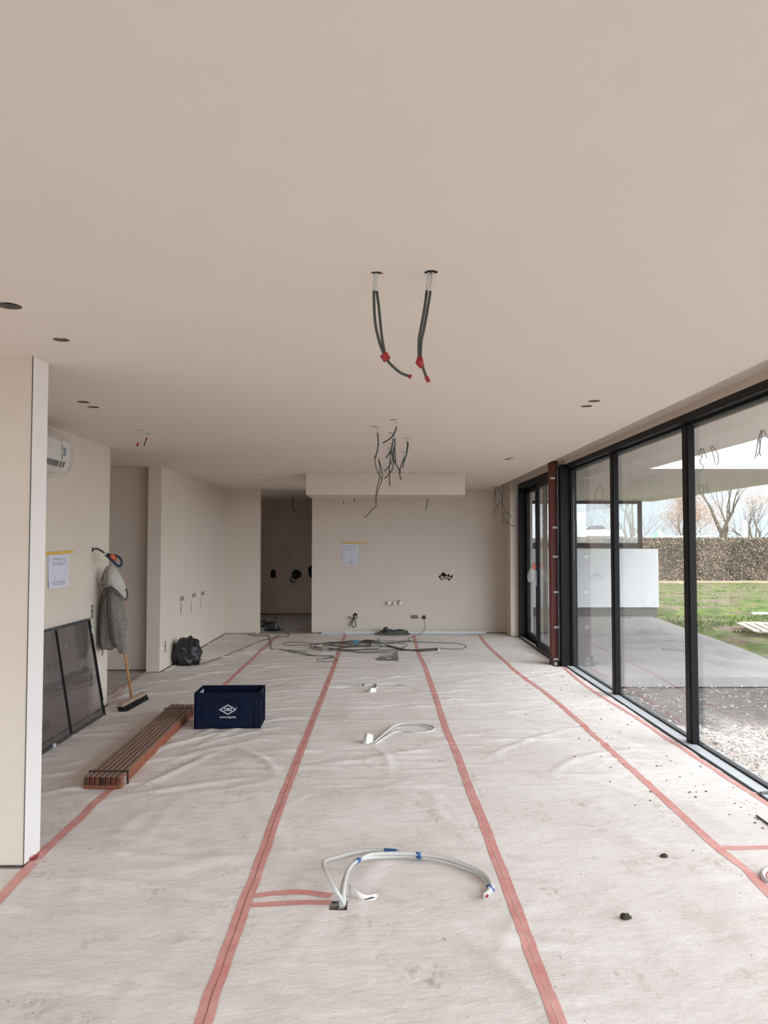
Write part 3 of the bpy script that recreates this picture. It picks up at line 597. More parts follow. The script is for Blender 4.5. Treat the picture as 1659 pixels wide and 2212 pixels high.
# ------------------------------------------------------------------ crate
A0 = fl(422.5, 1577); A1 = fl(559, 1578)
cw = A1.x-A0.x; cy0 = (A0.y+A1.y)/2; dep = .375; hh = .325
ang = .03
crt = empty('storage_crate', ((A0.x+A1.x)/2, cy0, .012), 'navy blue plastic stacking crate with a white diamond logo, open on top', 'crate'); 
L = cw/2+.012
def cb(nm, boxes, mt=M_crate, bev=.003, par=crt):
    m = MB()
    for b in boxes: m.box(crt.location.x+b[0], crt.location.x+b[1], crt.location.y+b[2], crt.location.y+b[3], crt.location.z+b[4], crt.location.z+b[5])
    return m.build(nm, mt, par, bevel=bev)
cb('base', [(-L+.01, L-.01, .01, dep-.01, 0, .012), (-L+.03, L-.03, .02, dep-.02, -.004, 0)])
bx = [(-L+.012, L-.012, .014, .020, .008, hh-.004), (-L+.012, L-.012, dep-.02, dep-.014, .008, hh-.004)]
fr_ = cb('front_wall', [bx[0], (-L, -L+.055, .002, .02, 0, hh), (L-.055, L, .002, .02, 0, hh)])
cb('rib', [(-L+.05, L-.05, .006, .016, .262, .27)], par=fr_); cb('rib', [(-L+.05, L-.05, .006, .016, .232, .24)], par=fr_); cb('rib', [(-L+.05, L-.05, .006, .016, .004, .014)], par=fr_)
for xr in (-.118, .118, -.17*0-L+.062, L-.062): cb('rib', [(xr-.003, xr+.003, .006, .016, .01, .235)], par=fr_)
m = MB()                                                           # the shallow arc of the grip
pts = [(crt.location.x-.055+.11*t, crt.location.y+.007, crt.location.z+.270-.012*math.sin(math.pi*t)) for t in np.linspace(0, 1, 12)]
m.tube(pts, .003, 6); m.build('grip_arc', M_crate, fr_)
cb('back_wall', [bx[1], (-L, -L+.055, dep-.02, dep-.002, 0, hh), (L-.055, L, dep-.02, dep-.002, 0, hh)])
for sgn in (-1, 1):
    xs = (-L+.012, -L+.018) if sgn < 0 else (L-.018, L-.012)
    xo = (-L, -L+.018) if sgn < 0 else (L-.018, L)
    sw = cb('side_wall', [(*xs, .014, dep-.014, .008, .23), (*xs, .014, .12, .23, hh-.004), (*xs, dep-.12, dep-.014, .23, hh-.004), (*xs, .12, dep-.12, .285, hh-.004),
                     (*xo, .002, .05, 0, hh), (*xo, dep-.05, dep-.002, 0, hh)])
    cb('rib', [(*xo, .05, dep-.05, .22, .23)], par=sw); cb('rib', [(*xo, .115, .123, .01, .22)], par=sw); cb('rib', [(*xo, dep-.123, dep-.115, .01, .22)], par=sw); cb('rib', [(*xo, .05, dep-.05, .004, .014)], par=sw)
    if sgn < 0: cb('dust_coat', [(xs[1], xs[1]+.001, .03, dep-.03, .03, .30)], M_dust, 0, par=sw)
cb('rim', [(-L, L, 0, .012, hh-.012, hh), (-L, L, dep-.012, dep, hh-.012, hh), (-L, -L+.012, 0, dep, hh-.012, hh), (L-.012, L, 0, dep, hh-.012, hh)])
lc = Vector((crt.location.x+.002, crt.location.y+.0132, crt.location.z+.170))
def diamond(hw, hv, t):
    m = MB(); c = [(hw, 0), (0, hv), (-hw, 0), (0, -hv)]; k = 1-t/hv; n = 4
    for i in range(4):
        j = (i+1) % 4; q = [c[i], c[j], (c[j][0]*k, c[j][1]*k), (c[i][0]*k, c[i][1]*k)]
        m.prism(q, 0, .0012, lambda a, b, d: (lc.x+a, lc.y-d, lc.z+b))
    return m
joinmb(diamond(.080, .047, .004), diamond(.070, .0405, .0042)).build('logo', M_print, fr_, label='white diamond outline logo')
def text(s_, size, c, nm, mt, parent, rot=None, bold=0):
    cu = bpy.data.curves.new('t', 'FONT'); cu.body = s_; cu.size = size; cu.align_x = 'CENTER'; cu.align_y = 'CENTER'; cu.extrude = .0005; cu.offset = bold
    to = bpy.data.objects.new('t', cu); COL.objects.link(to); bpy.context.view_layer.update(); dg = bpy.context.evaluated_depsgraph_get()
    me = bpy.data.meshes.new_from_object(to.evaluated_get(dg), depsgraph=dg); bpy.data.objects.remove(to)
    me.name = nm; me.materials.clear(); me.materials.append(mt)
    off = Vector((0, 0, 0)); p = parent
    while p is not None: off += p.location; p = p.parent
    me.transform(Matrix.Translation(Vector(c)-off) @ (rot or Matrix.Rotation(R(90), 4, 'X')))
    o = bpy.data.objects.new(nm, me); COL.objects.link(o); o.parent = parent; return o
text('OEG', .036, (lc.x, lc.y-.0008, lc.z), 'lettering', M_print, fr_, bold=.0009)
text('www.oeg.net', .027, (lc.x, lc.y-.0008, lc.z-.066), 'lettering', M_print, fr_, bold=.0003)
text('®', .014, (lc.x+.078, lc.y-.0008, lc.z+.018), 'lettering', M_print, fr_)
crt.rotation_euler.z = ang
# ------------------------------------------------------------------ bundle of deck planks
pa, pb = fl(179, 1709), fl(263, 1706); fa = fl(369.5, 1520.7, .09); fb = fl(422, 1522, .09)
bun = empty('plank_bundle', ((pa.x+pb.x)/2, (pa.y+pb.y)/2, .012), 'strapped bundle of weathered brown deck planks lying on the fleece', 'planks')
z0, z1_, z2 = .012, .034, .092; y1 = fa.y; y0_ = (pa.y+pb.y)/2
def lerp(a, b, t): return a+(b-a)*t
xl = lambda y: lerp(pa.x, fa.x, (y-y0_)/(y1-y0_)); xr_ = lambda y: lerp(pb.x, fb.x, (y-y0_)/(y1-y0_))
def slab(t0, t1, za, zb, ya, yb, mts):
    m = MB(); x = [lerp(xl(ya), xr_(ya), t0), lerp(xl(ya), xr_(ya), t1), lerp(xl(yb), xr_(yb), t1), lerp(xl(yb), xr_(yb), t0)]
    m.v = [(x[0], ya, za), (x[1], ya, za), (x[2], yb, za), (x[3], yb, za), (x[0], ya, zb), (x[1], ya, zb), (x[2], yb, zb), (x[3], yb, zb)]
    for f, k in (((0, 3, 2, 1), 1), ((4, 5, 6, 7), 0), ((0, 1, 5, 4), 2), ((1, 2, 6, 5), 1), ((2, 3, 7, 6), 2), ((3, 0, 4, 7), 1)): m.f.append(f); m.m.append(k)
    return m
nb = 7
for i in range(nb):
    g = .016 if i else 0
    jy = random.uniform(-.006, .006)
    slab(i/nb+g, (i+1)/nb-(.016 if i < nb-1 else 0), z1_+.001, z2-random.uniform(0, .004), y0_+jy, y1+jy*3, 0).build('plank', [M_deckt, M_decke, M_deckend[(i*3+1) % 4]], bun, bevel=.003)
slab(0, 1, z0, z1_, y0_-.004, y1+.01, 0).build('plank', [M_deckt, M_decke, M_decke], bun, bevel=.002, label='flat plank under the others')
for (px, py) in ((240, 1666), (385, 1530)):
    y = fl(px, py, z2).y; m = MB(); t = .004; a, b = xl(y)-.006, xr_(y)+.006
    m.box(a, b, y-.009, y+.009, z2, z2+t); m.box(a-t, a, y-.009, y+.009, z0, z2+t); m.box(b, b+t, y-.009, y+.009, z0, z2+t); m.box(a, b, y-.009, y+.009, .0095, z0)
    m.build('strap', M_blackp, bun, label='black plastic strap')
y = fl(240, 1666, z2).y; MB().tube([(xr_(y)+.012, y-.01, z0+.012), (xr_(y)+.02, y-.04, .02)], .006, 6).build('strap_end', M_blackp, bun)
m = MB(); c = Vector((xr_(y0_)+.002, y0_+.07, .05))
for k in range(9): m.obox(c+Vector((0, random.uniform(-.02, .02), random.uniform(-.02, .02))), (.004, 0, 0), (0, .008, .002), (0, -.002, .006))
m.build('mortar_splash', M_dust, bun)
# ------------------------------------------------------------------ framed tinted panels leaning on the left wall
pan = empty('glazed_panel', (-2.74, 6.6, 0), 'dark framed grey tinted glass panel leaning against the left wall', 'glass panel')
yb1 = 7.52; yb0 = 5.15; ytop1 = 7.40
def pp(u, v, d=0):                                                 # u along the wall, v up the leaning face, d = thickness outwards
    yy = lerp(yb0, yb1, u); bx_, tx = XL+.135, XL+.012
    shear = -.12*v*u
    return Vector((lerp(bx_, tx, v)+d*.99, yy+shear, lerp(.014, .965, v)+d*.12))
def pbar(u0, v0, u1, v1, w_, d0, d1, nm, mt, par=pan, horiz=True):
    m = MB(); a = [pp(u0, v0, d0), pp(u1, v0, d0), pp(u1, v1, d0), pp(u0, v1, d0), pp(u0, v0, d1), pp(u1, v0, d1), pp(u1, v1, d1), pp(u0, v1, d1)]
    m.v = [tuple(x) for x in a]
    for f in ((0, 3, 2, 1), (4, 5, 6, 7), (0, 1, 5, 4), (1, 2, 6, 5), (2, 3, 7, 6), (3, 0, 4, 7)): m.f.append(f); m.m.append(0)
    return m.build(nm, mt, par)
M_fr2 = mat('charcoal_aluminium', (.045, .047, .045), .45, var=.3, scale=30)
dv = lambda t: t
umid = (6.72-yb0)/(yb1-yb0)
pbar(0, 0, 1, .022, 0, 0, .02, 'frame_rail', M_fr2); pbar(0, .976, 1, 1, 0, 0, .02, 'frame_rail', M_fr2)
pbar(.991, 0, 1, 1, 0, 0, .022, 'frame_stile', M_black); pbar(0, 0, .012, 1, 0, 0, .02, 'frame_stile', M_fr2)
pbar(umid-.005, .02, umid+.004, .98, 0, 0, .018, 'frame_stile', M_black)
pbar(.012, .02, umid-.005, .98, 0, .008, .012, 'pane', M_tinted); pbar(umid+.004, .02, .991, .98, 0, .008, .012, 'pane', M_tinted)
for (u, v) in ((.992, .87), (.992, .13)): pbar(u, v-.025, u+.012, v+.025, 0, .0, .03, 'hinge', M_alu)
pbar(umid-.17, .0, umid-.15, .03, 0, .018, .03, 'bracket', M_alu)
# ------------------------------------------------------------------ sockets, pipes on walls
def backbox(name, c, axis, n, lab, group, w_=.062, vertical=False):
    e = empty(name, c, lab, 'socket', group)
    for i in range(n):
        o_ = (i-(n-1)/2)*w_
        du, dv_ = (0, o_) if vertical else (o_, 0)
        m = MB()
        def bx2(u0, u1, v0, v1, d0, d1):
            if axis == 'x': m.box(c.x+d0, c.x+d1, c.y+u0, c.y+u1, c.z+v0, c.z+v1)
            else: m.box(c.x+u0, c.x+u1, c.y-d1, c.y-d0, c.z+v0, c.z+v1)
        s_ = w_/2-.004
        for (u0, u1, v0, v1) in ((-s_, -s_+.008, -s_, s_), (s_-.008, s_, -s_, s_), (-s_, s_, -s_, -s_+.008), (-s_, s_, s_-.008, s_)): bx2(u0+du, u1+du, v0+dv_, v1+dv_, -.03, .001)
        b = m.build('back_box', M_socket, e)
        m = MB(); 
        for (a, b_) in ((-.012, -.01), (.008, .012), (-.004, .002)): bx2(a+du-.005, a+du+.005, b_+dv_-.008, b_+dv_+.006, -.025, -.008)
        m.build('wire_end', M_label, e)
    return e
GS = 'open socket boxes'
backbox('socket_box', s1, 'x', 2, 'open double socket box above the leaning glass panel corner', GS, .058, True)
backbox('socket_box', s2, 'x', 2, 'open double socket box seen through the tinted glass panel', GS, .062, True)
backbox('socket_box', s3, 'x', 2, 'open double socket box above the black bag', GS, .064, True)
for c, t in zip(pk, ('nearest', 'middle', 'farthest')): backbox('socket_box', c, 'x', 3, '%s of the three open triple socket boxes on the kitchen side wall' % t, GS, .07)
backbox('socket_box', hb[2], 'y', 2, 'open double socket box on the back wall, left of the plugged socket', GS, .064)
pe = backbox('socket_box', hb[3], 'y', 1, 'single back wall socket box with a black plug in it', GS, .064)
# plug and its cord
plug = empty('power_cord', (hb[3].x, YB-.02, hb[3].z), 'dark cord plugged into the back wall, looping over the floor to the right', 'cord')
MB().tube([(hb[3].x, YB+.02, hb[3].z), (hb[3].x, YB-.035, hb[3].z), (hb[3].x+.002, YB-.045, hb[3].z-.03)], .02, 10).build('plug', M_blackp, plug, smooth=True)
FD = lambda l, r=.006: [fp(x, y, r) for x, y in l]
P = [Vector((hb[3].x, YB-.045, hb[3].z-.03)), aty(918, 1350, YB-.05), aty(916, 1362, YB-.08)]+FD([(905, 1373), (884, 1379), (886, 1385), (910, 1388), (960, 1389), (990, 1391), (1007, 1396), (1000, 1402), (975, 1403), (950, 1402)])
MB().tube(cr(P, 8),   .0048, 6).build('wire', M_greyc, plug, smooth=True)
for (px, py, t, dd) in ((841, 1302, 'left', 0), (853, 1303, 'middle', 1), (865.5, 1301.5, 'right', 0)):
    c = aty(px, py, YB); e = empty('water_pipe_stub', c, '%s of three capped water pipe stubs low on the back wall' % t, 'pipe stub', 'capped water pipe stubs')
    MB().tube([(c.x, YB+.01, c.z), (c.x, YB-.06, c.z)], .026, 14).build('pipe', M_chrome, e, smooth=True); MB().tube([(c.x, YB-.04, c.z), (c.x, YB-.075, c.z)], .034 if not dd else .03, 6).build('cap', M_chrome if not dd else M_label, e)
    MB().tube([(c.x, YB-.002, c.z), (c.x, YB-.008, c.z)], .04, 14).build('flange', M_label, e)
    if t == 'right': MB().tube([(c.x-.005, YB-.05, c.z), (c.x-.01, YB-.05, c.z+.06)], .014, 8).build('bend', M_chrome, e, smooth=True)
# ragged hole innards
def rubble(c, w_, h_, n, nm, lab):
    m = MB(); rr = random.Random(n)
    for k in range(n): 
        m.obox((c.x+rr.uniform(-w_, w_), YB+rr.uniform(.02, .05), c.z+rr.uniform(-h_, h_)), (rr.uniform(.008, .03), 0, rr.uniform(-.01, .01)), (0, .02, 0), (rr.uniform(-.01, .01), 0, rr.uniform(.008, .022)))
    return m.build(nm, M_socket, label=lab, cat='wall opening')
rubble(hb[1], .09, .03, 14, 'broken_brick', 'broken brick showing in the ragged hole high on the back wall')
wl = empty('wire_bunch', (hb[0].x, YB, hb[0].z), 'bunch of grey wires sticking out of the hole low on the back wall', 'wires')
for pts in ([(767, 1328), (762, 1336), (752, 1331)], [(767, 1330), (758, 1345), (754, 1352)], [(768, 1330), (764, 1340), (760, 1350), (764, 1355), (769, 1349), (766, 1338), (768, 1331)]):
    P = [aty(x, y, YB-.03-.02*i) for i, (x, y) in enumerate(pts)]; P[0] = aty(*pts[0], YB+.03); MB().tube(cr(P, 6), .009, 6).build('wire', M_greyc, wl, smooth=True)
MB().tube([(hb[0].x, YB+.04, hb[0].z), (hb[0].x+.01, YB-.04, hb[0].z-.01)], .022, 8).build('conduit_end', M_label, wl)
# far room wire
fw = empty('wall_wire', aty(641, 1240, YF), 'thin wire curling out of a hole in the dark far room', 'wire')
for pts in ([(640, 1238), (630, 1245), (626, 1256)], [(640, 1238), (629, 1248), (630, 1257), (638, 1258)]):
    P = [aty(x, y, YF-.02-.03*i) for i, (x, y) in enumerate(pts)]; MB().tube(cr(P, 6), .012, 6).build('wire', M_greyc, fw, smooth=True)
P = [aty(634, 1075, 16.5), aty(631, 1086, 16.5), aty(633, 1096, 16.5), aty(637, 1107, 16.5)]; P[0].z = 2.70
MB().tube(cr(P, 6), .012, 6).build('hanging_wire', M_greyc, smooth=True, label='single dark wire hanging from the far room ceiling', cat='wire')
# ------------------------------------------------------------------ plans taped to the walls
def plan(name, c, axis, w_, h_, tw, lab, skew, tdx=0, seed=1):
    e = empty(name, c, lab, 'paper plan'); rr = random.Random(seed)
    def P_(u, v, d): return Vector((c.x+d, c.y+u, c.z+v)) if axis == 'x' else Vector((c.x+u, c.y-d, c.z+v))
    m = MB(); nn = 8
    for j in range(nn+1):
        for i in range(nn+1):
            u, v = -w_/2+w_*i/nn+skew*(j/nn), h_/2-h_*j/nn; dd = .004+.012*(j/nn)**2*(.4+.6*math.sin(i*.9)**2)
            m.v.append(tuple(P_(u, v, dd)))
    for j in range(nn):
        for i in range(nn): a = j*(nn+1)+i; m.f.append((a, a+nn+1, a+nn+2, a+1)); m.m.append(0)
    m.mi = 1
    def ln(u0, v0, u1, v1, t=.0016):
        a, b = P_(u0, v0, .016), P_(u1, v1, .016); d = (b-a).normalized(); nrm = Vector((1, 0, 0)) if axis == 'x' else Vector((0, 1, 0)); s_ = d.cross(nrm)
        m.obox(a.lerp(b, .5), (b-a)/2, s_*t, nrm*.0004)
    for (u0, v0, u1, v1) in ((-.3, .38, .3, .38), (-.3, .38, -.3, .22), (-.3, .22, .3, .22), (.3, .38, .3, .22), (0, .38, 0, .22), (-.3, -.33, .32, -.33), (-.3, -.33, -.3, -.4), (-.3, -.4, .32, -.4)):
        ln(u0*w_, v0*h_, u1*w_, v1*h_)
    for k in range(26):
        u, v = rr.uniform(-.38, .36), rr.uniform(-.42, .42); q = rr.uniform(.02, .08)
        ln(u*w_, v*h_, (u+q)*w_, v*h_, .0011) if rr.random() < .6 else ln(u*w_, v*h_, u*w_, (v+q)*h_, .0011)
    m.build('sheet', [M_paper, M_ink], e)
    m = MB(); q = [P_(-tw/2+tdx, h_/2+.005, .012), P_(tw/2+tdx, h_/2+.018, .012)]; nrm = Vector((1, 0, 0)) if axis == 'x' else Vector((0, -1, 0)); d = q[1]-q[0]
    m.obox(q[0].lerp(q[1], .5)+Vector((0, 0, .01)), d/2, d.normalized().cross(nrm)*.011, nrm*.0006)
    m.build('tape', M_yellow, e, label='yellow masking tape')
c = atx(125, 1234, XL); plan('floor_plan', c, 'x', .42, .285, .60, 'paper plan hung by yellow tape on the left wall above the glass panel', .01, .0, 5)
c = aty(757, 1198, YB); plan('floor_plan', c, 'y', .30, .40, .47, 'paper plan hung by yellow tape on the back wall', 0, .08, 9)
bpy.data.objects['floor_plan.001'].location.z += 0.0
# ------------------------------------------------------------------ air conditioner in its plastic
c = atx(140, 990, XL+.12)
acx0, acx1 = XL, XL+.21; ay0, ay1 = 5.62, 6.46; az0, az1 = 2.29, 2.585
ac = empty('air_conditioner', (XL+.1, 6.04, az0), 'white wall air conditioner wrapped in clear plastic, high on the left wall', 'air conditioner')
prof = [(0, 0), (.10, -.005), (.165, .03), (.20, .09), (.21, .16), (.20, .25), (.165, .29), (0, .295)]
MB().prism(prof, ay0, ay1, lambda a, b, k: (XL+a, k, az0+b)).build('casing', M_ac, ac, bevel=.008)
m = MB().prism([(.172, .035), (.192, .078), (.187, .082), (.166, .040)], ay0+.05, ay1-.10, lambda a, b, k: (XL+a+.010, k, az0+b)); m.build('louvre', M_void, ac)
for y in (ay1-.16, ay1-.22): MB().obox((XL+.192, y, az0+.058), (.004, 0, -.001), (0, .004, 0), (.010, 0, .024)).build('vane', M_ac, ac)
MB().box(XL+.203, XL+.211, ay1-.16, ay1-.115, az0+.13, az0+.20).build('sticker', M_insul, ac); MB().box(XL+.206, XL+.212, ay1-.19, ay1-.186, az0+.10, az0+.22).build('sticker', M_darkc, ac)
m = MB(); rings = []
for i in range(15):
    t = i/14; y = lerp(ay0-.06, ay1+.12, t); k = math.sqrt(max(0.04, 1-max(0, (t-.72)/.285)**2.4)); wv = .012*mn.noise(Vector((t*6, 0, 0))); ring = []
    for a in np.linspace(0, 2*math.pi, 29)[:-1]:
        ca, sa = math.cos(a), math.sin(a); x = .115+(.125+wv)*k*math.copysign(abs(ca)**.7, ca); z = .145+(.195+.012*mn.noise(Vector((t*5, a*1.5, 2))))*k*math.copysign(abs(sa)**.7, sa)
        ring.append((XL+max(.006, x), y, az0+z))
    rings.append(ring)
m.loft(rings); m.build('plastic_wrap', M_film, ac, smooth=True)
# ------------------------------------------------------------------ ring of hose at the wall hole
hs_ = empty('hose_loop', hk, 'dark blue hose loop with an orange sleeve sticking out of the left wall', 'hose')
def hp(px, py, X): return atx(px, py, X)
P = [hk+Vector((-.06, 0, 0)), hk, atx(210, 1185.5, -2.80), atx(222, 1192, -2.735), atx(232, 1199, -2.69)]
MB().tube(cr(P, 6), .010, 8).build('cable', M_greyc, hs_, smooth=True)
P = [atx(229, 1197, -2.70), atx(236, 1200, -2.68), atx(247, 1207, -2.63), atx(258, 1207.5, -2.57), atx(263, 1214, -2.55), atx(262, 1221, -2.55), atx(255, 1223, -2.575), atx(245, 1214, -2.62), atx(236, 1204, -2.67)]
P = [P[0], atx(238, 1198.5, -2.67), atx(250, 1200.5, -2.62), atx(259, 1205, -2.57), atx(263, 1214, -2.55), atx(261, 1222, -2.55), atx(254, 1222, -2.58), atx(245, 1213.5, -2.62), atx(233, 1203, -2.68)]
MB().tube(cr(P, 8), .0125, 10).build('hose', M_darkblue, hs_, smooth=True)
a, b = atx(238, 1201.5, -2.665), atx(249, 1208, -2.625); d = (b-a).normalized(); MB().tube([a-d*.005, a, b, b+d*.005], [.022, .030, .032, .024], 12).build('sleeve', M_orange, hs_, smooth=True)
a = atx(231, 1199, -2.69); MB().tube([a-d*.012, a+d*.02], .019, 10).build('collar', M_blackp, hs_, smooth=True); MB().tube([a-d*.03, a-d*.012], .014, 10).build('collar', M_label, hs_, smooth=True)
# ------------------------------------------------------------------ broom with the hooded sweater over it
bh = fl(288, 1532); bz = .012
br = empty('broom', (bh.x, bh.y, bz), 'push broom with a wooden handle, its top end under the grey sweater', 'broom')
e0, e1 = fl(262, 1541), fl(313, 1513); ax_ = (e1-e0); ax_.z = 0; Lh = ax_.length; ax_.normalize(); nr = Vector((-ax_.y, ax_.x, 0)); cc = (e0+e1)/2
m = MB(); prof = [(-.03, .045), (-.025, .075), (.0, .088), (.03, .075), (.034, .045)]
m.prism(prof, -Lh/2, Lh/2, lambda a, b, k: tuple(cc+nr*(a+.01)+ax_*k+Vector((0, 0, b+bz)))); m.build('head', M_woodp, br, bevel=.006)
m = MB()
for s_ in range(46):
    t = -Lh/2+Lh*(s_+.5)/46
    for k in range(3):
        o_ = (k-1)*.02+.006; c = cc+ax_*t+nr*o_
        m.obox(c+Vector((0, 0, bz+.026))-nr*.008*random.uniform(.2, 1.3), ax_*.007+nr*.001, nr*.012, Vector((0, 0, .026))+nr*.012)
m.build('bristles', M_bristle, br)
hb0 = Vector((cc.x-.02, cc.y, .085)); htop = aty(243, 1236, 7.80); htop.x = max(htop.x, XL+.04)
MB().tube([hb0, lerp(hb0, htop, .5)+Vector((0, 0, 0)), htop], .0125, 12).build('handle', M_wood, br, smooth=True)
YS = 7.72
sw = empty('hooded_sweater', aty(245, 1405, YS), 'grey knitted hooded zip sweater hanging on the broom handle by the left wall', 'sweater')
def cloth(rows, nm, mt, par, k=3, amp=.07, n=36, seed=0, squash=1.0, sub=1, hollow=False):
    rings = []
    rows2 = []
    for i in range(len(rows)-1):
        for j in range(4):
            t = j/4; rows2.append(tuple(lerp(a, b, t) for a, b in zip(rows[i], rows[i+1])))
    rows2.append(rows[-1])
    for i, (xa, xb, y, Yc, th) in enumerate(rows2):
        a = aty(xa, y, Yc); b = aty(xb, y, Yc); c = (a+b)/2; hw = (b.x-a.x)/2; ring = []
        for q in np.linspace(0, 2*math.pi, n+1)[:-1]:
            f = 1+amp*math.sin(k*q+seed+i*.10)+amp*.5*math.sin((k*2+1)*q+i*.17+seed*2)+.06*mn.noise(Vector((math.cos(q)*2, math.sin(q)*2, i*.22+seed)))
            ring.append((max(XL+.006, c.x+hw*math.cos(q)*(1+(f-1)*.25)), c.y+th*math.sin(q)*f*squash, c.z+.004*math.sin(3*q+seed)))
        rings.append(ring)
    return MB().loft(rings).build(nm, mt, par, smooth=True)
bd = cloth([(236, 250, 1258, YS+.02, .05), (226, 254, 1270, YS, .07), (220, 256, 1285, YS, .085), (217, 254, 1310, YS, .095), (214, 254, 1340, YS, .10), (213, 254, 1370, YS, .10), (215, 254, 1388, YS, .095), (218, 252, 1399, YS, .09), (222, 246, 1402, YS, .07)], 'body', M_knit, sw, k=4, amp=.12, seed=1)
cloth([(250, 262, 1282, YS+.05, .05), (252, 268, 1310, YS+.06, .055), (256, 274, 1340, YS+.06, .055), (258, 276, 1358, YS+.06, .05), (258, 272, 1366, YS+.06, .04)], 'sleeve', M_knit, sw, k=3, amp=.08, seed=3)
cloth([(232, 252, 1272, YS-.05, .04), (231, 258, 1290, YS-.07, .055), (233, 262, 1315, YS-.08, .06), (236, 267, 1340, YS-.08, .058), (238, 271, 1365, YS-.08, .056), (243, 273, 1385, YS-.07, .052), (251, 273, 1396, YS-.07, .046), (256, 274, 1404, YS-.07, .042), (259, 275, 1411, YS-.07, .04)], 'sleeve', M_knit, sw, k=3, amp=.10, seed=6)
# hood: a folded pocket falling to the right, pale inside
def poly3(pts, Y, bulge, nm, mt, par, thick=.012, nr_=7):
    c = Vector((0, 0, 0)); P = [aty(x, y, Y) for x, y in pts]
    P = cr(P+[P[0]], 4)[:-1]
    for p in P: c += p
    c /= len(P); rings = []
    for i in range(nr_+1):
        t = i/nr_; rings.append([tuple(c.lerp(p, max(t, .02))+Vector((0, -bulge*math.cos(t*math.pi/2), 0))) for p in P])
    return MB().loft(rings, cap=False).build(nm, mt, par, smooth=True, solid=thick)
poly3([(224, 1240), (230, 1226), (238, 1222), (247, 1225), (257, 1238), (266, 1256), (272, 1275), (274, 1288), (270, 1295), (262, 1288), (252, 1278), (240, 1271), (230, 1270), (222, 1256)], YS-.03, .10, 'hood', M_liner, sw, .02)
poly3([(221, 1246), (228, 1230), (230, 1246), (229, 1260), (233, 1271), (227, 1276), (222, 1266), (219, 1252)], YS-.10, .035, 'collar', M_knit, sw, .014)
E = [(222, 1282), (226, 1274), (233, 1270.5), (243, 1271), (252, 1277), (262, 1287), (270, 1295), (274, 1291), (275, 1282), (272, 1272)]
P = [aty(x, y, YS-.10-.07*math.sin(i/9*3.1)) for i, (x, y) in enumerate(E)]
MB().tube(cr(P, 6), .007, 6).build('zip', M_zipcrease, sw, smooth=True); MB().tube(cr([p+Vector((.004, -.004, -.013)) for p in P[:7]], 6), .008, 6).build('hem', M_knit, sw, smooth=True)
P = [aty(x, y, YS-.10) for x, y in ((223, 1280), (218, 1300), (215, 1330), (213.5, 1365), (215, 1388), (220, 1403))]; MB().tube(cr(P, 6), .005, 6).build('zip', M_zipcrease, sw, smooth=True)
P = [aty(x, y, YS-.165) for x, y in ((231, 1276), (232, 1300), (233, 1330), (236, 1360), (239, 1382))]; MB().tube(cr(P, 6), .007, 6).build('fold_line', M_zipcrease, sw, smooth=True)  # dark tube draws the shade in the sweater's front crease
P = [aty(x, y, YS-.10) for x, y in ((219, 1402), (222, 1406), (222, 1412), (220, 1417))]; MB().tube(cr(P, 6), .004, 6).build('cord', M_zipcrease, sw, smooth=True)
# ------------------------------------------------------------------ black bag
def lump(name, c, sx_, sy_, sz_, mt, lab, cat_, seed, amp=.25, nu=44, nv=26, fr_q=2.2, group=None, parent=None):
    m = MB(); rings = []
    for j in range(1, nv):
        ph = math.pi*j/nv; ring = []
        for i in range(nu):
            th = 2*math.pi*i/nu; d = Vector((math.sin(ph)*math.cos(th), math.sin(ph)*math.sin(th), math.cos(ph)))
            f = 1+amp*(mn.noise(d*fr_q+Vector((seed, 0, 0)))+.5*abs(mn.noise(d*fr_q*2.3+Vector((0, seed, 0))))+.25*mn.noise(d*fr_q*5))
            z = d.z*f; z = max(z, -.62); ring.append((c[0]+sx_*math.copysign(abs(d.x)**.8, d.x)*f, c[1]+sy_*math.copysign(abs(d.y)**.8, d.y)*f, c[2]+sz_*(z+.62)/1.55))
        rings.append(ring)
    m.loft(rings[::-1]); return m.build(name, mt, parent, smooth=True, label=lab, cat=cat_, group=group)
bgp = fl(396, 1441)
lump('bin_bag', (bgp.x-.0, bgp.y+.17, .012), .185, .16, .335, M_bag, 'filled black bin bag standing against the kitchen side wall', 'bag', 3, .28)
# ------------------------------------------------------------------ work light in the opening
c = fl(589, 1364); c.z = 0
wk = empty('work_heater', c, 'black box shaped site device in a tubular frame, standing in the dark doorway', 'site heater')
y = c.y+.1
def bxp(x0, x1, ya, yb): 
    a = aty(x0, ya, y); b = aty(x1, yb, y); return a.x, b.x, b.z, a.z
a = bxp(577, 593, 1345, 1362); MB().box(a[0], a[1]+.0, y-.07, y+.10, .04, a[3]).build('housing', M_blackp, wk, bevel=.012)
fr3 = []
for yy in (y-.1, y+.1):
    q = [aty(571.5, 1363, yy), aty(571, 1348, yy), aty(573, 1344.5, yy), aty(596, 1343.5, yy), aty(598, 1347, yy), aty(599, 1363, yy)]
    for v in (q[0], q[-1]): v.z = .015
    MB().tube(cr(q+[q[0]], 5), .009, 8).build('tube_frame', M_blackp, wk, smooth=True)
a = bxp(573, 606, 1360, 1363); MB().box(a[0], a[1], y-.1, y+.12, .006, .03).build('base_plate', M_blackp, wk, bevel=.004)
a = bxp(599, 605, 1354, 1362); MB().box(a[0], a[1], y-.05, y+.05, .02, a[3]).build('control_box', M_blackp, wk, bevel=.006)
c = fl(566, 1358); lump('tool_pouch', (c.x-.02, c.y+.28, 0), .07, .08, .13, M_blackp, 'small black object half hidden behind the doorway edge', 'tool', 8, .2)
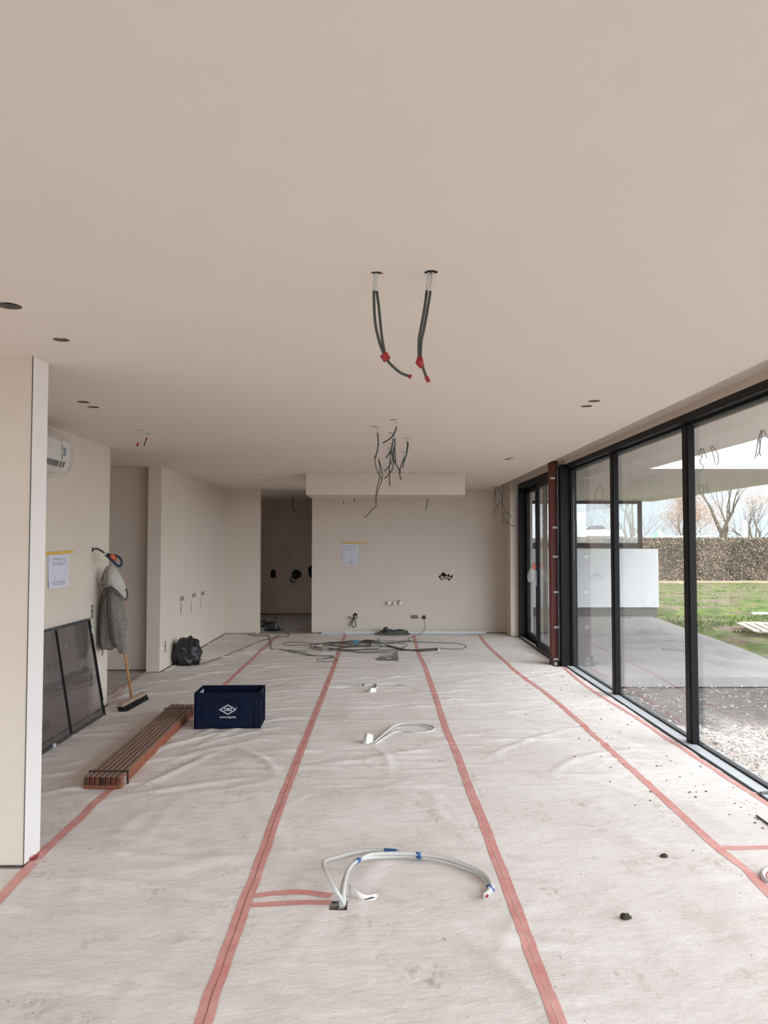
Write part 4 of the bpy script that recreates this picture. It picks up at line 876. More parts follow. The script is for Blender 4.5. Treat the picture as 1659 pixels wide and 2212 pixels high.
# ------------------------------------------------------------------ cords on the floor
cd2 = empty('extension_cord', fl(590, 1380), 'thin dark cord from the site heater snaking left to the black bag and back', 'cord')
q0 = aty(594, 1342, c.y+.2)
P = [q0]+[aty(601, 1342, 14.6), aty(609, 1352, 14.5)]+FD([(612, 1362), (618, 1367), (626, 1370), (621, 1375), (606, 1378.5), (585, 1380), (565, 1385), (540, 1395), (510, 1409), (470, 1424), (440, 1434), (428, 1437)])
P = [p if p.z > .02 else p for p in P]; P[1].z = .33; P[2].z = .18
MB().tube(cr(P, 8),   .0048, 6).build('wire', M_greyc, cd2, smooth=True)
cd3 = empty('power_lead', fl(540, 1372), 'thin dark cord running along the back left wall and across to the coil heap', 'cord')
P = FD([(418, 1409), (440, 1396), (490, 1370), (530, 1369.5), (545, 1368), (562, 1362)]); P[-1] = fp(560, 1367)
MB().tube(cr(P, 8),   .0048, 6).build('wire', M_greyc, cd3, smooth=True)
P = FD([(560, 1363.5), (545, 1364), (536, 1370), (545, 1373), (575, 1373), (582, 1378), (585, 1392), (588, 1402), (610, 1405), (630, 1408), (655, 1412), (680, 1417), (715, 1417.5), (719, 1421), (700, 1424)]); P[0] = Vector((P[0].x, 14.13, .03)); P[1] = Vector((P[1].x, 14.10, .02)); 
MB().tube(cr(P, 8), .006, 6).build('wire', M_greyc, cd3, smooth=True)
# heap of coils in front of the back wall
hp_ = empty('cable_heap', fl(760, 1395), 'tangled heap of grey cable coils on the fleece before the back wall', 'cable')
def coil(cx, cy, rx, ry, n, seed, r=.006):
    rr = random.Random(seed); P = []
    for i in range(int(n*14)):
        a = 2*math.pi*i/14; f = 1+.16*mn.noise(Vector((i*.13, seed, 0))); P.append(fp(cx+rx*f*math.cos(a)+rr.uniform(-1, 1), cy+ry*f*math.sin(a), r, rr.uniform(0, .018)+.012*(i/14)/n))
    return P
for (cx, cy, rx, ry, n, sd) in ((760, 1394, 42, 6, 3.3, 1), (745, 1399, 78, 9, 1.6, 2), (800, 1405, 66, 6.5, 1.8, 3), (720, 1397, 40, 7, 2.2, 4), (848, 1389, 40, 3.2, 1.4, 5), (706, 1429.5, 22, 3.6, 1.1, 6), (790, 1399, 90, 8, 1.2, 8)):
    MB().tube(cr(coil(cx, cy, rx, ry, n, sd), 3), .0046, 6).build('coil', M_greyc, hp_, smooth=True)
MB().tube(cr(FD([(720, 1397), (690, 1393), (660, 1390), (630, 1388.5), (613, 1391), (620, 1394.5), (655, 1394), (690, 1391), (720, 1397)]), 6), .0046, 6).build('coil', M_greyc, hp_, smooth=True)
MB().tube(cr(FD([(665, 1408), (620, 1407), (640, 1412), (670, 1417)]), 6), .0046, 6).build('coil', M_greyc, hp_, smooth=True)
for k in range(4):
    o_ = k*2.2
    P = [fp(767+k, 1396, .01), fl(785, 1386-o_*.4, .06), fl(800, 1383-o_*.5+3, .09), fl(820, 1388-o_*.3, .07), fp(840, 1396+o_*.2, .012), fp(870, 1404+o_*.3, .01), fp(910, 1408-o_*.6, .01), fp(946, 1405.5-o_*.5, .01)]
    MB().tube(cr(P, 8), .0062, 6).build('bundle_strand', M_greyc, hp_, smooth=True)
a, b = fp(768, 1396, .02), fp(771, 1391, .05); MB().obox((a+b)/2+Vector((0, 0, .015)), (.05, 0, 0), (0, .03, 0), (0, 0, .032)).build('sleeve', M_insul, hp_, bevel=.012, label='pale blue insulation sleeve')
p = fp(817, 1391, .03); MB().obox(p+Vector((0, 0, .02)), (.012, 0, 0), (0, .03, 0), (0, 0, .045)).build('tie', M_insul, hp_)
p = fp(947, 1405, .012); MB().obox(p, (.012, 0, 0), (0, .06, 0), (0, 0, .014)).build('tie', M_label, hp_)
lump('crumpled_film', tuple(fl(702, 1407)), .05, .07, .05, M_film, 'crumpled clear plastic scrap in the middle of the cable heap', 'plastic scrap', 12, .5, 20, 14)
# black hose coil by the back wall
hc = empty('hose_coil', fl(850, 1372), 'flat black hose coil lying in front of the back wall', 'hose')
for k, (rx, ry) in enumerate(((38, 3.2), (33, 2.8), (27, 2.6), (30, 2.2), (22, 2.0))):
    P = [fp(848+rx*math.cos(a)+k, 1370.5-k*.4+ry*math.sin(a), .01, .013*k) for a in np.linspace(0, 2*math.pi, 25)]
    MB().tube(cr(P, 3), .0075, 8).build('loop', M_darkc if k > 1 else M_greyc, hc, smooth=True)
lump('rubber_block', (fl(833, 1366).x, 14.12, .04), .05, .045, .09, M_blackp, 'black rubber block on the metal profile behind the hose coil', 'block', 15, .35, 24, 16)
# metal profiles along the back wall foot
for (xa, xb, t, yo) in ((695, 950, 'left', 0), (745, 1049, 'long right', .035)):
    a, b = aty(xa, 1366, YB-.06-yo), aty(xb, 1366, YB-.06-yo); e = empty('metal_profile', (a.x, YB-.06-yo, 0), '%s galvanised metal profile lying along the foot of the back wall' % t, 'metal profile', 'metal profiles at the back wall')
    MB().box(a.x, b.x, YB-.075-yo, YB-.045-yo, .004, .007).box(a.x, b.x, YB-.075-yo, YB-.072-yo, .007, .04+yo*.3).box(a.x, b.x, YB-.048-yo, YB-.045-yo, .007, .04).build('channel', M_alu, e)
# grey rag
m = MB(); pts = [(812, 1425), (822, 1420), (835, 1421.5), (848, 1419.5), (853, 1415), (857, 1414), (861, 1420), (860, 1426), (845, 1425.5), (830, 1426.5)]
c = fl(838, 1424); ring0 = [fp(x, y+1.5, .002) for x, y in pts]; ring1 = [fp(x, y, .008+.015*(i % 3 == 1)+.07*(i in (4, 5))) for i, (x, y) in enumerate(pts)]
m.loft([[tuple(p) for p in ring0], [tuple(p) for p in ring1], [tuple(Vector(p).lerp(c+Vector((0, 0, .012)), .7)) for p in ring1]]); m.build('rag', M_rag, label='crumpled dark grey rag on the fleece below the cable heap', cat='rag', smooth=False)
# small hump of blue rubble at the kitchen wall foot, crumbs
m = MB()
for k in range(70):
    t = random.random(); y = lerp(10.05, 14.1, t); m.obox((XK+.03+random.uniform(0, .05), y, .014+random.uniform(0, .006)), (random.uniform(.004, .014), .002, 0), (0, random.uniform(.004, .02), .002), (0, 0, random.uniform(.002, .008)))
for k in range(50): m.obox((random.uniform(-1.2, 2.3), YB-.09-random.uniform(0, .05), .014), (random.uniform(.003, .012), .002, 0), (0, random.uniform(.004, .012), 0), (0, 0, random.uniform(.002, .006)))
m.build('rubble', M_crumb, label='plaster rubble scattered along the wall feet', cat='rubble', kind='stuff')
# ------------------------------------------------------------------ cables hanging from the ceiling
def hang(name, lab, Y, anchor, runs, rad, cap_pts=(), white=None, group=None, mt=M_darkc, zc=2.70, dY=0.0, plate=None):
    """anchor px; runs = [(px pts)]; white = length in px of the pale collar; cap_pts = [(run, i0, i1)] wrapped in red"""
    a = aty(*anchor, Y); e = empty(name, (a.x, Y, zc), lab, 'cable', group)
    for r_i, pts in enumerate(runs):
        P = [aty(x, y, Y+dY*math.sin(i+r_i)) for i, (x, y) in enumerate(pts)]; P[0].z = max(P[0].z, zc)
        C = cr(P, 8); nw = 0
        if white:
            while nw < len(C)-4 and C[nw].z > zc-white: nw += 1
            if nw > 1: MB().tube([c_ for c_ in C[:nw+1]], rad*1.05, 8).build('collar', M_whitec, e, smooth=True)
        MB().tube(C[nw:], rad, 8).build('wire', mt, e, smooth=True)
        for (ri, t0, t1) in cap_pts:
            if ri == r_i:
                i0, i1 = int(t0*(len(C)-1)), int(t1*(len(C)-1)); MB().tube(C[i0:i1+1], rad*1.5, 8).build('tape_end', M_redt, e, smooth=True, label='red tape wrap')
    if plate: MB().box(a.x-plate, a.x+plate, Y-.004, Y+.004, zc-.004, zc).build('slot_trim', M_greyc, e)
    return e
Y1 = (ce(815, 590)).y; Y2 = ce(931, 588).y
hang('ceiling_cable', 'left of the two large cables hanging nearest, two strands bound with red tape', Y1, (812, 590), [[(811, 588), (808, 620), (808, 655), (811, 700), (820, 740), (832, 772)], [(814, 588), (813, 620), (818, 660), (822, 700), (826, 735), (834, 772), (845, 788), (865, 805), (882, 812), (889, 814)]], .0052, [(1, .915, 1)], .065, 'cables hanging from the ceiling')
e = bpy.data.objects['ceiling_cable']; a = aty(832, 772, Y1); MB().tube([a-Vector((.006, 0, -.012)), a+Vector((.008, 0, -.010))], .0155, 8).build('tape_end', M_redt, e, label='red tape wrap')
hang('ceiling_cable', 'right of the two large cables hanging nearest, two strands with a red wrapped tail', Y2, (931, 588), [[(927, 586), (923, 618), (918, 660), (911, 700), (905, 735), (905, 772)], [(935, 586), (931, 620), (925, 660), (917, 705), (910, 740), (909, 775), (914, 795), (920, 812), (926, 825)]], .0052, [(1, .90, 1)], .065, 'cables hanging from the ceiling')
e = bpy.data.objects['ceiling_cable.001']; P = [aty(x, y, Y2-.004) for x, y in ((907, 771), (906, 783), (912, 793))]; MB().tube(P, [.010, .0155, .010], 8).build('tape_end', M_redt, e, smooth=True, label='red tape wrap')
a = ce(931, 587)
MB().prism([(.022*math.cos(q)*(1+.3*math.sin(3*q)), .018*math.sin(q)) for q in np.linspace(0, 2*math.pi, 19)[:-1]], 2.6985, 2.6995, lambda p, q, k: (a.x+p, a.y+q, k)).build('slot_trim', M_void, e)
a = ce(814, 589); MB().prism([(.020*math.cos(q)*(1+.3*math.sin(4*q)), .012*math.sin(q)) for q in np.linspace(0, 2*math.pi, 19)[:-1]], 2.6985, 2.6995, lambda p, q, k: (a.x+p, a.y+q, k)).build('slot_trim', M_void, bpy.data.objects['ceiling_cable'])
GH = 'cables hanging from the ceiling'
def hx(py): return (lambda d: d.y/d.z*1.0)(ray(820, py))            # depth of a ceiling point seen at this row
hang('ceiling_cable', 'cable of the middle cluster hanging leftmost and slightly curved, short', hx(921), (810, 921), [[(814, 920), (816, 940), (817, 960), (814, 978), (809, 992)]], .0062, (), .05, GH, plate=.03)
hang('ceiling_cable', 'cable of the middle cluster starting highest, sweeping down left', hx(906), (850, 906), [[(856, 905), (856, 922), (852, 936), (842, 948), (827, 957)]], .0062, (), .055, GH, plate=.03)
hang('ceiling_cable', 'cable pair right of the middle cluster, bunched and hanging straight', hx(946), (879, 946), [[(879, 945), (880, 962), (878, 980), (874, 992)], [(881, 945), (881, 965), (877, 985), (872, 1000)]], .0062, (), .03, GH, plate=.03)
hang('ceiling_cable', 'cable group in the middle cluster with two strands splayed left and right', hx(934.5), (845, 934), [[(848, 933), (849, 950), (845, 970), (834, 990)], [(852, 933), (853, 955), (853, 980), (855, 1000)]], .0060, (), .05, GH, plate=.025)
hang('ceiling_cable', 'cable group in the middle cluster crossing in an X', hx(958), (845, 958), [[(849, 957), (850, 975), (845, 1000), (831, 1018)], [(846, 957), (846, 975), (851, 995), (866, 1021)]], .0060, (), .03, GH, plate=.025)
hang('ceiling_cable', 'cable group in the middle cluster hanging lowest in its centre', hx(967.5), (841, 968), [[(845, 967), (843, 990), (841, 1015), (842, 1050)], [(848, 967), (850, 990), (847, 1015), (831, 1034)]], .0060, (), .03, GH, plate=.025)
hang('ceiling_cable', 'cable pair at the right rear of the middle cluster, one strand forked left', hx(976), (870, 976), [[(872, 975), (872, 990), (865, 1010), (863, 1022), (866, 1037)], [(873, 975), (873, 992), (870, 1011)]], .0060, (), .07, GH, plate=.025)
hang('ceiling_cable', 'long thin cable loops left of the middle cluster with a red tipped tail', hx(985), (812, 985), [[(812, 984), (810, 998), (816, 1020), (826, 1038)], [(815, 984), (820, 1005), (820, 1030), (813, 1060), (812, 1092), (802, 1102), (797, 1110), (788, 1118)], [(815, 984), (822, 1005), (826, 1028), (820, 1050), (813, 1072), (812, 1090)]], .0050, [(1, .74, .79), (1, .97, 1)], .03, GH, mt=M_darkc, plate=.02)
hang('ceiling_cable', 'left of the pair of pale red tipped wires on the left ceiling', hx(930), (305, 930), [[(305, 929), (303, 942), (300, 952), (296, 964)]], .0065, [(0, .82, 1)], .16, GH, plate=.02)
hang('ceiling_cable', 'right of the pair of pale red tipped wires on the left ceiling', hx(937), (320, 937), [[(320, 936), (317, 946), (315, 952), (311, 963)]], .0065, [(0, .35, .6)], .05, GH, plate=.02)
zbk = 2.385
for (pts, t, cp, k) in (([(737, 1074), (740, 1081), (744, 1090)], 'leftmost wire hanging under the ceiling box', [], 11.6), ([(765, 1070), (765.5, 1077), (765.5, 1085)], 'second wire from the left under the ceiling box, with a red tip', [(0, .6, 1)], 11.4), ([(924, 1070), (923, 1085), (920, 1102)], 'right wire under the ceiling box, wrapped in red at its middle', [(0, .3, .55)], 11.4)):
    hang('ceiling_cable', t, k, pts[0], [pts], .0062, cp, .05, GH, zc=zbk)
# wires hanging in the right back corner
wc = empty('wire_cluster', aty(1085, 1050, 13.3), 'spray of thin dark wires hanging in the far right ceiling corner', 'wires')
for pts in ([(1086, 1050), (1086, 1072), (1085, 1100), (1087, 1136)], [(1073, 1054), (1082, 1066), (1085, 1078), (1078, 1088), (1070, 1099), (1066, 1110)], [(1068, 1056), (1071, 1066), (1068, 1076), (1069, 1085), (1075, 1096)], [(1085, 1080), (1089, 1100), (1098, 1110), (1105, 1117)], [(1085, 1105), (1090, 1120), (1100, 1132), (1111, 1137)], [(1067, 1062), (1069, 1068), (1072, 1064), (1069, 1061)]):
    YY_ = 13.1 if pts[0][1] > 1060 else 13.3
    P = [aty(x, y, 13.3) for x, y in pts]
    if pts[0][1] < 1058: P[0].z = 2.84 if P[0].x > 2.13 else 2.70
    MB().tube(cr(P, 6), .0065, 6).build('wire', M_greyc, wc, smooth=True)
a = ce(130, 733)
MB().tube([(a.x+.018*math.cos(q), a.y+.018*math.sin(q), 2.712) for q in np.linspace(0, 2*math.pi, 25)], .003, 6).box(a.x-.002, a.x+.002, a.y-.002+.018, a.y+.018+.002, 2.712, 2.86).build('lamp_ring', M_label, label='small pale ring hanging inside the second round ceiling hole', cat='ring')
# ------------------------------------------------------------------ crumbs and clods
def bits(name, n, fn, sz, mt, lab, cat_, seed, flat=.4):
    rr = random.Random(seed); m = MB(); k = 0
    while k < n:
        p = fn(rr)
        if p is None: continue
        x, y = p; k += 1; s_ = sz*rr.uniform(.3, 1.0)**1.5; a = rr.uniform(0, 6.28)
        b = len(m.v); z = hz(x, y); q = rr.choice((3, 4, 5))
        for i in range(q): r_ = s_*rr.uniform(.5, 1.1); m.v.append((x+r_*math.cos(a+6.28*i/q), y+r_*math.sin(a+6.28*i/q)*.8, z+.0005))
        m.v.append((x+s_*rr.uniform(-.3, .3), y, z+s_*flat*rr.uniform(.5, 1.4)))
        for i in range(q): m.f.append((b+i, b+(i+1) % q, b+q)); m.m.append(0)
    return m.build(name, mt, label=lab, cat=cat_, kind='stuff')
def f_all(rr):
    y = 2.5+11*rr.random()**1.6; x = rr.uniform(-2.6, 2.45)
    return (x, y) if mn.noise(Vector((x*.9, y*.9, 4))) > rr.uniform(-.5, .35) and abs(x-hx0) > .1 and (y > 4.4 or x > -1.8) and not (-2.15 < x < -1.7 and 5.1 < y < 7.7) and not (-1.75 < x < -1.0 and 6.8 < y < 7.3) else None
bits('plaster_crumbs', 900, f_all, .010, M_crumb, 'pale plaster crumbs sprinkled over the fleece', 'crumbs', 1)
def f_win(rr):
    y = rr.uniform(3.2, 10.2); x = 2.46-abs(rr.gauss(0, .38)); return (x, y) if x > 1.0 else None
bits('leaf_crumbs', 260, f_win, .015, M_leaf, 'dark dry leaf crumbs scattered near the window sill', 'leaf crumbs', 2, .5)
bits('dirt_specks', 420, f_all, .0055, M_leaf, 'dark dirt specks scattered over the fleece', 'dirt', 3, .5)
def f_cl(px, py, sx_, sy_):
    c = fl(px, py)
    return lambda rr: (c.x+rr.gauss(0, sx_), c.y+rr.gauss(0, sy_))
bits('plaster_dust', 120, f_cl(1060, 1960, .035, .03), .006, M_crumb, 'plaster dust patch beneath the open white pipe ends', 'dust', 5)
for (px, py, s_, t, sd) in ((1352, 1991, .020, 'larger of two dark mud clods on the right of the floor', 3), (1435, 1856, .016, 'smaller of two dark mud clods on the right of the floor', 5)):
    p = fl(px, py); lump('mud_clod', (p.x, p.y, hz(p.x, p.y)-.001), s_, s_*.9, s_*.9, M_clod, t, 'clod', sd, .6, 16, 10, 2.5, 'dark mud clods')
p = fl(1652, 1722); MB().obox((p.x, p.y, .03), (.03, .004, 0), (-.002, .012, 0), (0, 0, .006)).build('wood_chip', M_rag, label='brown wood chip on the aluminium sill at the right picture edge', cat='wood chip', bevel=.002)
# ------------------------------------------------------------------ outside: canopy, terrace, screen wall
m = MB(); m.prism([(2.76, -4.6), (3.66, -4.6), (3.66, 10.25), (6.67, 10.25), (6.67, 18.5), (2.76, 18.5)], 2.70, 3.0)
m.build('canopy', M_soffit, kind=ST)
MB().box(-5.6, 2.76, -4.6, 18.5, 3.08, 3.2).build('roof', M_soffit, kind=ST)
wall('wall_outside', [(2.62, 2.76, 13.7, 17.7)], z1=2.70)
m = MB(); poly = [(2.76, 9.75), (5.6, 9.75)]+[(p.x, p.y) for p in [fl(x, y, -.02) for x, y in ((1659, 1420), (1600, 1396), (1540, 1374), (1480, 1356), (1440, 1340), (1418, 1333))]]+[(6.3, 17.75), (2.76, 17.75)]
poly = [(2.76, 9.75), (5.35, 9.75), (5.6, 10.3), (5.75, 11.3), (5.9, 12.5), (6.0, 13.6), (6.1, 15.0), (6.25, 16.6), (6.35, 17.75), (2.76, 17.75)]
m.prism(poly, -.14, -.02); m.build('terrace', M_terr, kind=ST)
YW = 17.7
xw = lambda px: aty(px, 1200, YW).x
zw = lambda py: aty(1300, py, YW).z
sc = empty('screen_wall', (4.6, YW, -.05), 'low white rendered wall on a dark plinth at the terrace end, under the black framed window', 'wall')
MB().box(2.77, xw(1422), YW, YW+.25, zw(1312), zw(1186)).build('render', M_white, sc); MB().box(2.77, xw(1418), YW+.03, YW+.25, -.06, zw(1312)).build('plinth', M_plinth, sc)
sf = empty('screen_window', (4.5, YW+.1, zw(1186)), 'black framed window pane standing on the low white wall outside', 'window')
xr2 = xw(1390); zt = 2.66
m = MB(); m.box(2.9, xr2, YW+.06, YW+.14, zw(1184), zw(1173)); m.box(2.9, xr2, YW+.06, YW+.14, zt-.05, zt+.02); m.box(xr2-.085, xr2, YW+.06, YW+.14, zw(1184), zt)
m.box(2.9, 2.98, YW+.06, YW+.14, zw(1184), zt); m.build('frame', M_black, sf); MB().box(2.98, xr2-.085, YW+.096, YW+.104, zw(1173), zt-.05).build('pane', M_clear, sf)
# wires hanging from the soffit
for (px, py, lab, runs) in ((1515, 968, 'left of the near soffit wires over the garden', [[(1514, 968), (1511, 976), (1512, 984), (1518, 986)], [(1514, 968), (1517, 985), (1512, 998), (1520, 1008), (1513, 1018)], [(1518, 968), (1523, 980), (1527, 990)]]), (1537, 963, 'right of the near soffit wires over the garden', [[(1534, 963), (1540, 980), (1545, 1000)], [(1538, 963), (1550, 980), (1552, 998), (1547, 1005)]]),
                            (1648, 929, 'soffit wires at the right picture edge', [[(1646, 929), (1638, 950), (1634, 975), (1631, 990)], [(1645, 929), (1640, 945), (1642, 968), (1636, 985)], [(1647, 929), (1641, 970), (1643, 985)], [(1650, 929), (1658, 945), (1668, 960)]]), (1297, 1045, 'looped soffit wires seen through the first pane', [[(1297, 1046), (1289, 1062), (1285, 1080), (1300, 1079), (1302, 1062), (1298, 1046)]]),
                            (1514, 1046, 'soffit wires in front of the brown tree', [[(1512, 1048), (1511, 1060), (1516, 1070)], [(1514, 1047), (1520, 1053), (1520, 1068)], [(1525, 1046), (1527, 1058), (1536, 1066), (1540, 1076)]]), (1372, 1076, 'soffit wires above the screen window', [[(1366, 1076), (1369, 1090)], [(1371, 1075), (1377, 1088)]])):
    d = ray(px, py); Yd = d.y/d.z*1.0; e = empty('soffit_wires', aty(px, py, Yd), lab, 'wires', 'wires hanging outside'); e.location.z = 2.70
    for rn in runs:
        P = [aty(x, y, Yd) for x, y in rn]; P[0].z = 2.70; MB().tube(cr(P, 5), .0045, 5).build('wire', M_greyc, e, smooth=True)
# ------------------------------------------------------------------ garden ground
m = MB(); gxs = np.concatenate([np.arange(2.76, 14, .11), np.arange(14, 46, .55), np.arange(46, 121, 15)]); gys = np.concatenate([np.arange(-12, 4, .8), np.arange(4, 20, .11), np.arange(20, 40, .4), np.arange(40, 151, 12)])
gv = []; 
for y in gys:
    for x in gxs:
        dd = max(0, x-3); a_ = 1 if not (x < 6.6 and 9.5 < y < 18.2) else 0
        e1_ = .05*mn.noise(Vector((x*.9, y*.9, 0)))+.035*mn.noise(Vector((x*3.1, y*3.1, 3)))+.012*mn.noise(Vector((x*9, y*9, 3)))
        z = -.10+e1_*min(1, dd*1.5)*a_ - .06*(1-a_)
        if y > 19: z += .06
        if 7 < x < 9 and 18 < y < 20: z += .1*max(0, 1-abs(y-19))
        gv.append((float(x), float(y), z))
m.v = gv; k = len(gxs)
for j in range(len(gys)-1):
    for i in range(k-1): a = j*k+i; m.f.append((a, a+1, a+k+1, a+k)); m.m.append(0)
m.build('ground', M_ground, kind=ST, smooth=True, origin=(0, 0, 0))
MB().box(-60, -5.6, -60, 18.4, -.3, -.1).box(-5.6, 60, -60, -4.6, -.3, -.12).box(-60, 2.70, 18.4, 150, -.3, -.1).build('ground_rear', M_ground, kind=ST)
MB().box(7.5, 40, 32.6, 33.6, -.12, .015).build('sand_strip', M_sand, label='ochre sand strip along the foot of the hedge', cat='sand')
# grass blades
m = MB(); rr = random.Random(5)
for k in range(30000):
    y = 14.5+18*rr.random()**1.3; x = rr.uniform(y*.33, y*.56+1)
    if x < 6.6 and y < 18: continue
    if mn.noise(Vector((x*.5, y*.9, 8))) < rr.uniform(-.05, .3): continue
    h = rr.uniform(.0, .05); a = rr.uniform(0, 3.14); w_ = rr.uniform(.008, .02)*(1+y/25); b = len(m.v)
    m.v += [(x-w_*math.cos(a), y-w_*math.sin(a), -.10+(.05 if y > 19 else 0)), (x+w_*math.cos(a), y+w_*math.sin(a), -.10+(.05 if y > 19 else 0)), (x+rr.uniform(-.04, .04), y+rr.uniform(-.04, .04), -.06+h)]
    m.f.append((b, b+1, b+2)); m.m.append(0)
m.build('grass', M_grass, label='patchy rough green grass on the garden soil', cat='grass', kind='stuff', origin=(0, 0, 0))
# pebbles and chips near the window
m = MB(); rr = random.Random(6)
for k in range(26000):
    y = rr.uniform(4.4, 10.0); x = rr.uniform(2.8, 6.0)
    wgt = (y < 7.5+.5*mn.noise(Vector((x, y, 0)))) and mn.noise(Vector((x*3, y*3, 1))) > -.25 or rr.random() < .05
    if not wgt: continue
    s_ = rr.uniform(.003, .012)*(1 if rr.random() < .96 else 1.8); a = rr.uniform(0, 3.1); z = -.085+.05*mn.noise(Vector((x*.9, y*.9, 0)))+.035*mn.noise(Vector((x*3.1, y*3.1, 3)))-.0; z = z*min(1, (x-2.8)*1.5+.5)-.01
    m.obox((x, y, z), (s_*math.cos(a), s_*math.sin(a), rr.uniform(-.3, .3)*s_), (-s_*.6*math.sin(a), s_*.6*math.cos(a), 0), (0, 0, s_*.35))
m.build('gravel_chips', M_crumb, label='whitish stone chips covering the soil outside the window', cat='gravel', kind='stuff', origin=(0, 0, 0))
# pallet
c = fl(1640, 1356, -.05); pl_ = empty('pallet', (c.x, c.y, -.06), 'pale wooden slatted pallet lying in the grass', 'pallet')
for i in range(5):
    a, b = fl(1596+i*20, 1346+i*.5, .06), fl(1634+i*20, 1363+i*.3, .06); d = (b-a)/2; u = Vector((-d.y, d.x, 0)).normalized()*.055
    MB().obox((a+b)/2+Vector((0, 0, 0)), d, u, (0, 0, .011)).build('slat', M_pallet, pl_)
a, b = fl(1600, 1348, .0), fl(1690, 1350, .0); MB().obox((a+b)/2+Vector((.0, 0, .0)), (b-a)/2, (0, .05, 0), (0, 0, .045)).build('bearer', M_pallet, pl_)
a, b = fl(1632, 1362, .0), fl(1712, 1364, .0); MB().obox((a+b)/2, (b-a)/2, (0, .05, 0), (0, 0, .045)).build('bearer', M_pallet, pl_)
p = fl(1643, 1325, -.03); MB().obox(p, (.22, 0, 0), (0, .06, 0), (0, 0, .03)).build('pipe_offcut', M_white, label='white plastic pipe offcut in the grass behind the pallet', cat='pipe')
# hedge
m = MB(); YH = 33.8; x0h, x1h = 6.0, 32.0; hts = 2.0
nxh, nzh = 420, 36
for j in range(nzh+1):
    for i in range(nxh+1):
        x = lerp(x0h, x1h, i/nxh); t = j/nzh
        if t < .75: z = hts*t/.75; y = YH
        else: z = hts; y = YH+1.1*(t-.75)/.25
        nn = .16*mn.noise(Vector((x*2.2, y*2, z*2.2)))+.10*mn.noise(Vector((x*6, 3, z*6)))
        m.v.append((x, y-nn*(1 if t < .75 else 0), z+nn*(.35 if t >= .7 else 0)+.05*mn.noise(Vector((x*.4, 0, 0)))*t-.1))
for j in range(nzh):
    for i in range(nxh): a = j*(nxh+1)+i; m.f.append((a, a+1, a+nxh+2, a+nxh+1)); m.m.append(0)
hd = m.build('hedge', M_hedge, label='long clipped brown and green beech hedge behind the lawn', cat='hedge', origin=(18, YH, 0))
m = MB(); rr = random.Random(8)
for k in range(42000):
    x = rr.uniform(7.5, 26); z = rr.uniform(0, 2.02)**1; s_ = rr.uniform(.018, .05); y = YH-.18-rr.uniform(0, .12); b = len(m.v)
    u = Vector((rr.uniform(-1, 1), rr.uniform(-.5, .5), rr.uniform(-1, 1))).normalized()*s_; v = Vector((rr.uniform(-1, 1), rr.uniform(-.5, .5), rr.uniform(-1, 1))).normalized()*s_*.6; c = Vector((x, y, z-.08))
    m.v += [tuple(c-u), tuple(c+v), tuple(c+u), tuple(c-v)]; m.f.append((b, b+1, b+2, b+3)); m.m.append(k % 3)
m.build('leaves', [M_hedgel, M_hedge, mat('hedge_leaf_tan', (.45, .34, .26), .8, col2=(.20, .13, .09), scale=4)], hd)
hd.data.name = 'hedge'
# trees
def tree(px, Y, hgt, seed, lab, mt=M_bark, lean=0, spread=1.0, leaves=None, n_leaf=0, trunk=.16, levels=5, lz=(2, 9), fork=.22):
    rr = random.Random(seed); bx_ = aty(px, 1150, Y).x; e = empty('tree', (bx_, Y, -.1), lab, 'tree', 'trees beyond the hedge'); mb = MB(); tips = []
    def grow(p, d, L, r, lv):
        n = 4; P = [p]; q = p.copy(); dd = d.copy()
        for i in range(n):
            dd = (dd+Vector((rr.gauss(0, .09), rr.gauss(0, .09), .05*lv*.5))).normalized(); q = q+dd*L/n; P.append(q.copy())
        r1 = r*.62; mb.tube(P, r, 5 if lv < 2 else 3, r1=r1, cap=False)
        if lv >= levels: tips.extend(P[2:]); return
        k = rr.choice((2, 3)) if lv < 2 else rr.choice((2, 3, 3))
        for i in range(k+ (1 if lv == 0 else 0)):
            a = rr.uniform(0, 6.28); s_ = rr.uniform(.35, .75)*spread; u = dd.orthogonal().normalized(); u.rotate(Matrix.Rotation(a, 3, dd)); nd = (dd*math.cos(s_)+u*math.sin(s_)).normalized()
            st_ = P[-1] if i < 2 else P[rr.choice((2, 3))]
            grow(st_, nd, L*rr.uniform(.62, .85), r1*rr.uniform(.6, .85), lv+1)
    grow(Vector((bx_, Y, -.15)), Vector((lean, 0, 1)).normalized(), hgt*fork, trunk, 0)
    mb.build('branches', mt, e)
    if leaves:
        m = MB()
        for k in range(n_leaf):
            t = rr.choice(tips); c = t+Vector((rr.gauss(0, .35), rr.gauss(0, .35), rr.gauss(0, .35))); s_ = rr.uniform(.03, .06); b = len(m.v)
            u = Vector((rr.gauss(0, 1), rr.gauss(0, 1), rr.gauss(0, 1))).normalized()*s_; v = u.orthogonal().normalized()*s_*.6
            m.v += [tuple(c-u), tuple(c+v), tuple(c+u), tuple(c-v)]; m.f.append((b, b+1, b+2, b+3)); m.m.append(0)
        m.build('leaves', leaves, e)
tree(1397, 46, 9, 11, 'bare pale tree standing just right of the screen window, over the hedge', M_bark2, .02, 1.0, trunk=.13, levels=6, fork=.16)
tree(1362, 50, 11, 12, 'left of two slim bare trunks seen through the screen window', M_bark2, -.02, .6, trunk=.12, levels=5)
tree(1371, 51, 12, 13, 'right of two slim bare trunks seen through the screen window, the thicker', M_bark2, .02, .55, trunk=.19, levels=5)
tree(1310, 62, 8, 14, 'small faint bare tree seen through the first window pane', M_bark2, 0, .9, trunk=.10, levels=5)
tree(1474, 48, 10, 15, 'tree still carrying orange brown leaves, hidden partly by the mullion', M_bark, 0, .8, M_beech, 3600, trunk=.16, levels=6, fork=.16)
